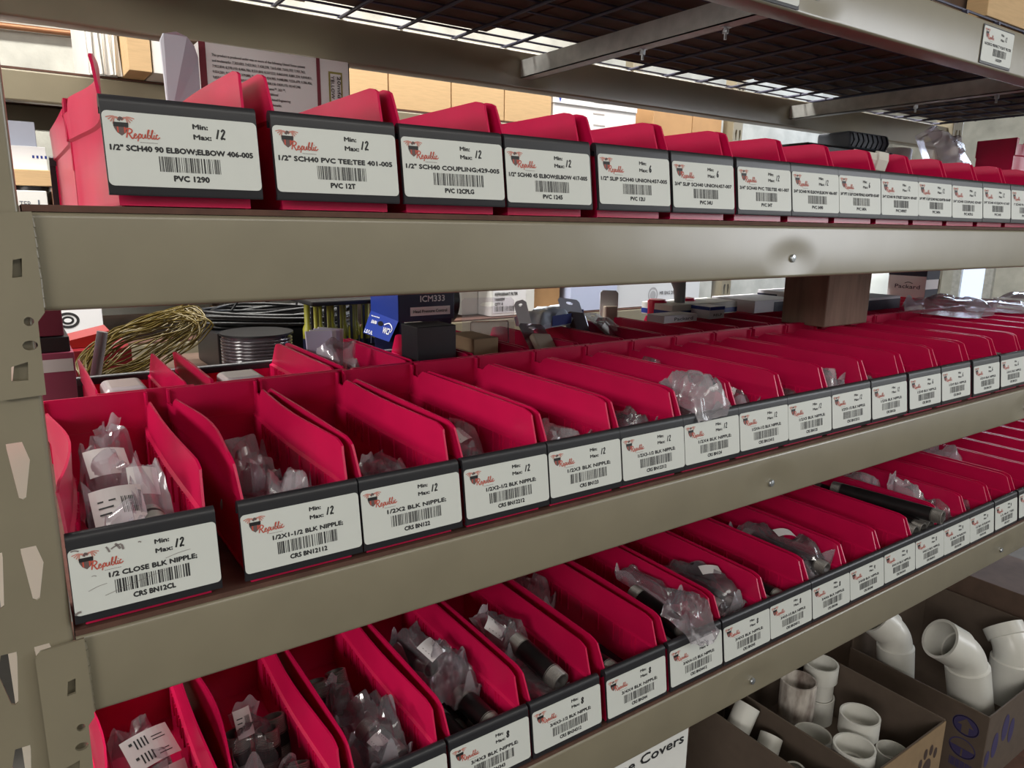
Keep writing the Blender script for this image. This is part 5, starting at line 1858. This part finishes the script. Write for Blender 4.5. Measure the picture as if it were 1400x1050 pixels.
# middle level, seen under the left end of the near upper shelf
ZM = ZB[1] + .0052
x0, x1 = at(-30, 270, YF).x, at(64, 270, YF).x
fc = far('filter_carton', 'white carton lettered FILTER low on the far rack at the left', (x0, x1, YF + .004, YF + .28, ZM, ZM + .052), M_WHITEBOX,
         faces=lambda ff, lf, w_, d, h: (ff.text('FILTER', w_ * .46, w_ * .76, .016, .013, 0, .0), ff.rect(w_ * .86, w_ * .885, .012, .032, 0)), mats=[mat('ink_slate', (92, 100, 112))])
for k in range(4):
    tag(obj('filter_element', G().sweep([(0, 0, 0), (0, 0, .010)], .032, 24), M_BLACK if k % 2 else M_WHITE, None, (x0 + .035 + .066 * k, YF + .05, ZM + .0524), smooth=40), 'round filter element lying on the FILTER carton, %s from the left' % ['first', 'second', 'third', 'fourth'][k], 'filter',
        'round filters on the carton')
far('tan_tray', 'open tan cardboard tray above the FILTER carton', (x0, x1 + .06, YF + .012, YF + .30, ZM + .0632, ZM + .098), M_TAN)
far('white_carton', 'white carton with faint blue print on the tan tray', (x0, x1 + .01, YF + .03, YF + .34, ZM + .0986, ZM + .150), M_WHITE,
    faces=lambda ff, lf, w_, d, h: [ff.rect(w_ * .80 + .008 * i, w_ * .80 + .008 * i + .004, h * .5, h * .62, 0) for i in range(4)], mats=[M_BLUE])
far('white_carton', 'bluish white carton on top of the stack above the tan tray', (x0, x1 - .005, YF + .05, YF + .34, ZM + .1508, ZM + .205), mat('carton_blueish', (206, 212, 230), rough=.6))
far('gold_carton', 'tan lettered carton behind the first upper bin on the far rack', (x1 + .012, x1 + .16, YF + .02, YF + .25, ZM, ZM + .060), mat('rose_tan', (206, 160, 132), rough=.7),
    faces=lambda ff, lf, w_, d, h: ff.text('HOSE', w_ * .10, w_ * .62, .010, .018, 0, .01), mats=[M_INKNAVY])
# lowest far level, seen over the middle bins
ZL = ZB[2] + .0068
x0, x1 = at(60, 440, YF).x, at(141, 440, YF).x
far('white_carton', 'white carton with a round black seal behind the wire coil', (x0, x1, YF + .004, YF + .33, ZL, ZL + .30 - .01 - BH), M_WHITE,
    faces=lambda ff, lf, w_, d, h: (ff.ring(w_ * .40, .0625, .024, .019, .006, 0), ff.ellipse(w_ * .40, .0625, .013, .010, 0), ff.ellipse(w_ * .40, .0625, .008, .005, 1, 2), ff.rect(0, w_, .030, .0315, 0)), mats=[M_INK, M_WHITE])
x0, x1 = at(676, 415, YF).x, at(735, 415, YF).x


def qty_label(ff, lf, w_, d, h):
    h = at(676, 432, YF).z - ZL + .098
    ff.rect(w_ * .04, w_ * .80, h - .092, h + .02, 0)
    ff.text('REFRIGERANT FILTER', w_ * .08, w_ * .60, h - .034, .010, 1, .03, k=2)
    ff.text('166084', w_ * .08, w_ * .30, h - .050, .009, 1, .03, k=2)
    ff.text('QTY 8', w_ * .08, w_ * .26, h - .066, .009, 1, .03, k=2)
    ff.barcode(w_ * .08, w_ * .76, h - .088, h - .070, 1, 9)


far('white_carton', 'white carton with a quantity label and barcode on the far rack', (x0, x1, YF + .02, YF + .30, ZL, ZB[1] - BH - .012), M_WHITEBOX, faces=qty_label, mats=[M_WHITE, M_INK])
far('white_carton', 'white carton end left of the quantity label, partly hidden', (at(652, 415, YF).x, x0 - .003, YF + .10, YF + .30, ZL, ZB[1] - BH - .03), M_WHITEBOX)
x2 = at(772, 415, YF).x
far('brown_carton', 'brown carton between the labelled white box and the bluish one', (x1 + .004, x2, YF + .03, YF + .36, ZL, ZB[1] - BH - .012), mat('tan_mid', (182, 142, 98)))
x3, x4 = at(781, 415, YF).x, at(845, 415, YF).x
far('blue_white_carton', 'pale bluish carton on the far rack lit brightly at its edge', (x3, x4 - .003, YF + .006, YF + .34, ZL, ZB[1] - BH - .010), mat('carton_sky', (196, 206, 236), rough=.5))
x5 = at(958, 415, YF).x


def mrbag(ff, lf, w_, d, h):
    h = .148
    ff.ring(w_ * .42, h - .105, .026, .029, .006, 0)
    ff.ellipse(w_ * .42, h - .107, .015, .018, 0)
    ff.text('MR BAG 2021', w_ * .50, w_ * .70, h - .106, .013, 1, .02)


far('white_carton', 'large white carton with a grey seal stamped MR BAG 2021', (x4, x5, YF + .012, YF + .36, ZL, ZB[1] - BH - .010), mat('carton_cool', (214, 218, 224), rough=.6), faces=mrbag, mats=[mat('ink_stamp', (168, 170, 176)), mat('ink_stamp2', (96, 98, 104))])
tag(obj('gas_cylinder', G().sweep([(0, 0, 0), (0, 0, .36), (0, 0, .42), (0, 0, .44)], [.085, .085, .06, .03], 32), mat('cylinder_white', (206, 214, 216), rough=.35), None, (at(1193, 390, 1.0).x, 1.0, -.55), smooth=50), 'pale round cylinder standing in the aisle behind the wooden block', 'cylinder')
tag(obj('cylinder_stand', G().box(-.12, .12, -.12, .12, 0, .9495), M_DARK, None, (at(1193, 390, 1.0).x, 1.0, -1.5)), 'dark stand carrying the pale cylinder', 'stand')

# pipes on the concrete wall
YW = ROOM['y1'] - .03


def wall_pipe(label, pix, r, m, y=YW):
    pts = [at(px, py, y) for px, py in pix]
    g = G().sweep(pts, r, 12)
    return tag(obj('wall_pipe', g, m, None, (0, 0, 0), smooth=60), label, 'pipe', 'pipes on the concrete wall')


wall_pipe('copper pipe running along the concrete wall at the upper left', [(-40, 30), (115, 47.5), (240, 62)], .0095, M_COPPER)
wall_pipe('thin grey pipe just above the copper one on the wall', [(-40, 22), (120, 40)], .004, M_GALV)
wall_pipe('copper pipe running level behind the wire coil', [(128, 446), (300, 431)], .012, M_COPPER)
wall_pipe('dark bent pipe on the wall behind the black coil', [(300, 434), (318, 436), (346, 432), (347, 400)], .010, mat('pipe_dark', (92, 72, 66), rough=.5))
wall_pipe('dark riser pipe at the copper joint on the wall', [(295, 395), (296, 452)], .014, mat('pipe_dark', (92, 72, 66)))
wall_pipe('thin grey riser on the wall right of the joint', [(310, 395), (311, 455)], .006, mat('pipe_grey', (120, 118, 114), rough=.5))
wall_pipe('grey riser on the wall above the black coil', [(365, 395), (367, 445)], .008, mat('pipe_dark', (92, 72, 66)))
p = at(293, 428, YW - .02)
tag(obj('pipe_joint', G().sweep([(0, 0, -.03), (0, 0, 0), (0, 0, .03)], [.02, .026, .02], 12), mat('brass', (214, 160, 96), rough=.25, metal=.9), None, (p.x, p.y - .022, p.z), smooth=40), 'shiny brass joint on the wall pipes', 'pipe joint')
# dim post and flange at the far right
wall_pipe('dark steel post at the far right behind the bins', [(1298, 340), (1296, 420)], .045, mat('post_dark', (58, 56, 56), rough=.6), 1.9)

# daylight window in the right-hand wall
wx = WR - .0005
a, b = ray_x(1318, 366, wx), ray_x(1346, 396, wx)
y0_, y1_ = min(a.y, b.y) , max(a.y, b.y)
z0_, z1_ = min(a.z, b.z) - .25, max(a.z, b.z) + .5
wn = bpy.data.materials.new('window_glass_lit')
wn.use_nodes = True
nb = wn.node_tree.nodes['Principled BSDF']
nb.inputs['Base Color'].default_value = (.6, .7, .9, 1)
nb.inputs['Emission Color'].default_value = (.72, .82, 1.0, 1)
nb.inputs['Emission Strength'].default_value = .75
o = struct(obj('window_1', G().box(-.004, 0, y0_, y1_, z0_, z1_), wn, None, (wx, 0, 0)))
fr = G()
for q in ((y0_ - .05, y0_), (y1_, y1_ + .05)):
    fr.box(-.03, 0, q[0], q[1], z0_ - .05, z1_ + .05)
for q in ((z0_ - .05, z0_), (z1_, z1_ + .05)):
    fr.box(-.03, 0, y0_, y1_, q[0], q[1])
struct(obj('trim_1', fr, M_GALV, None, (wx, 0, 0)))
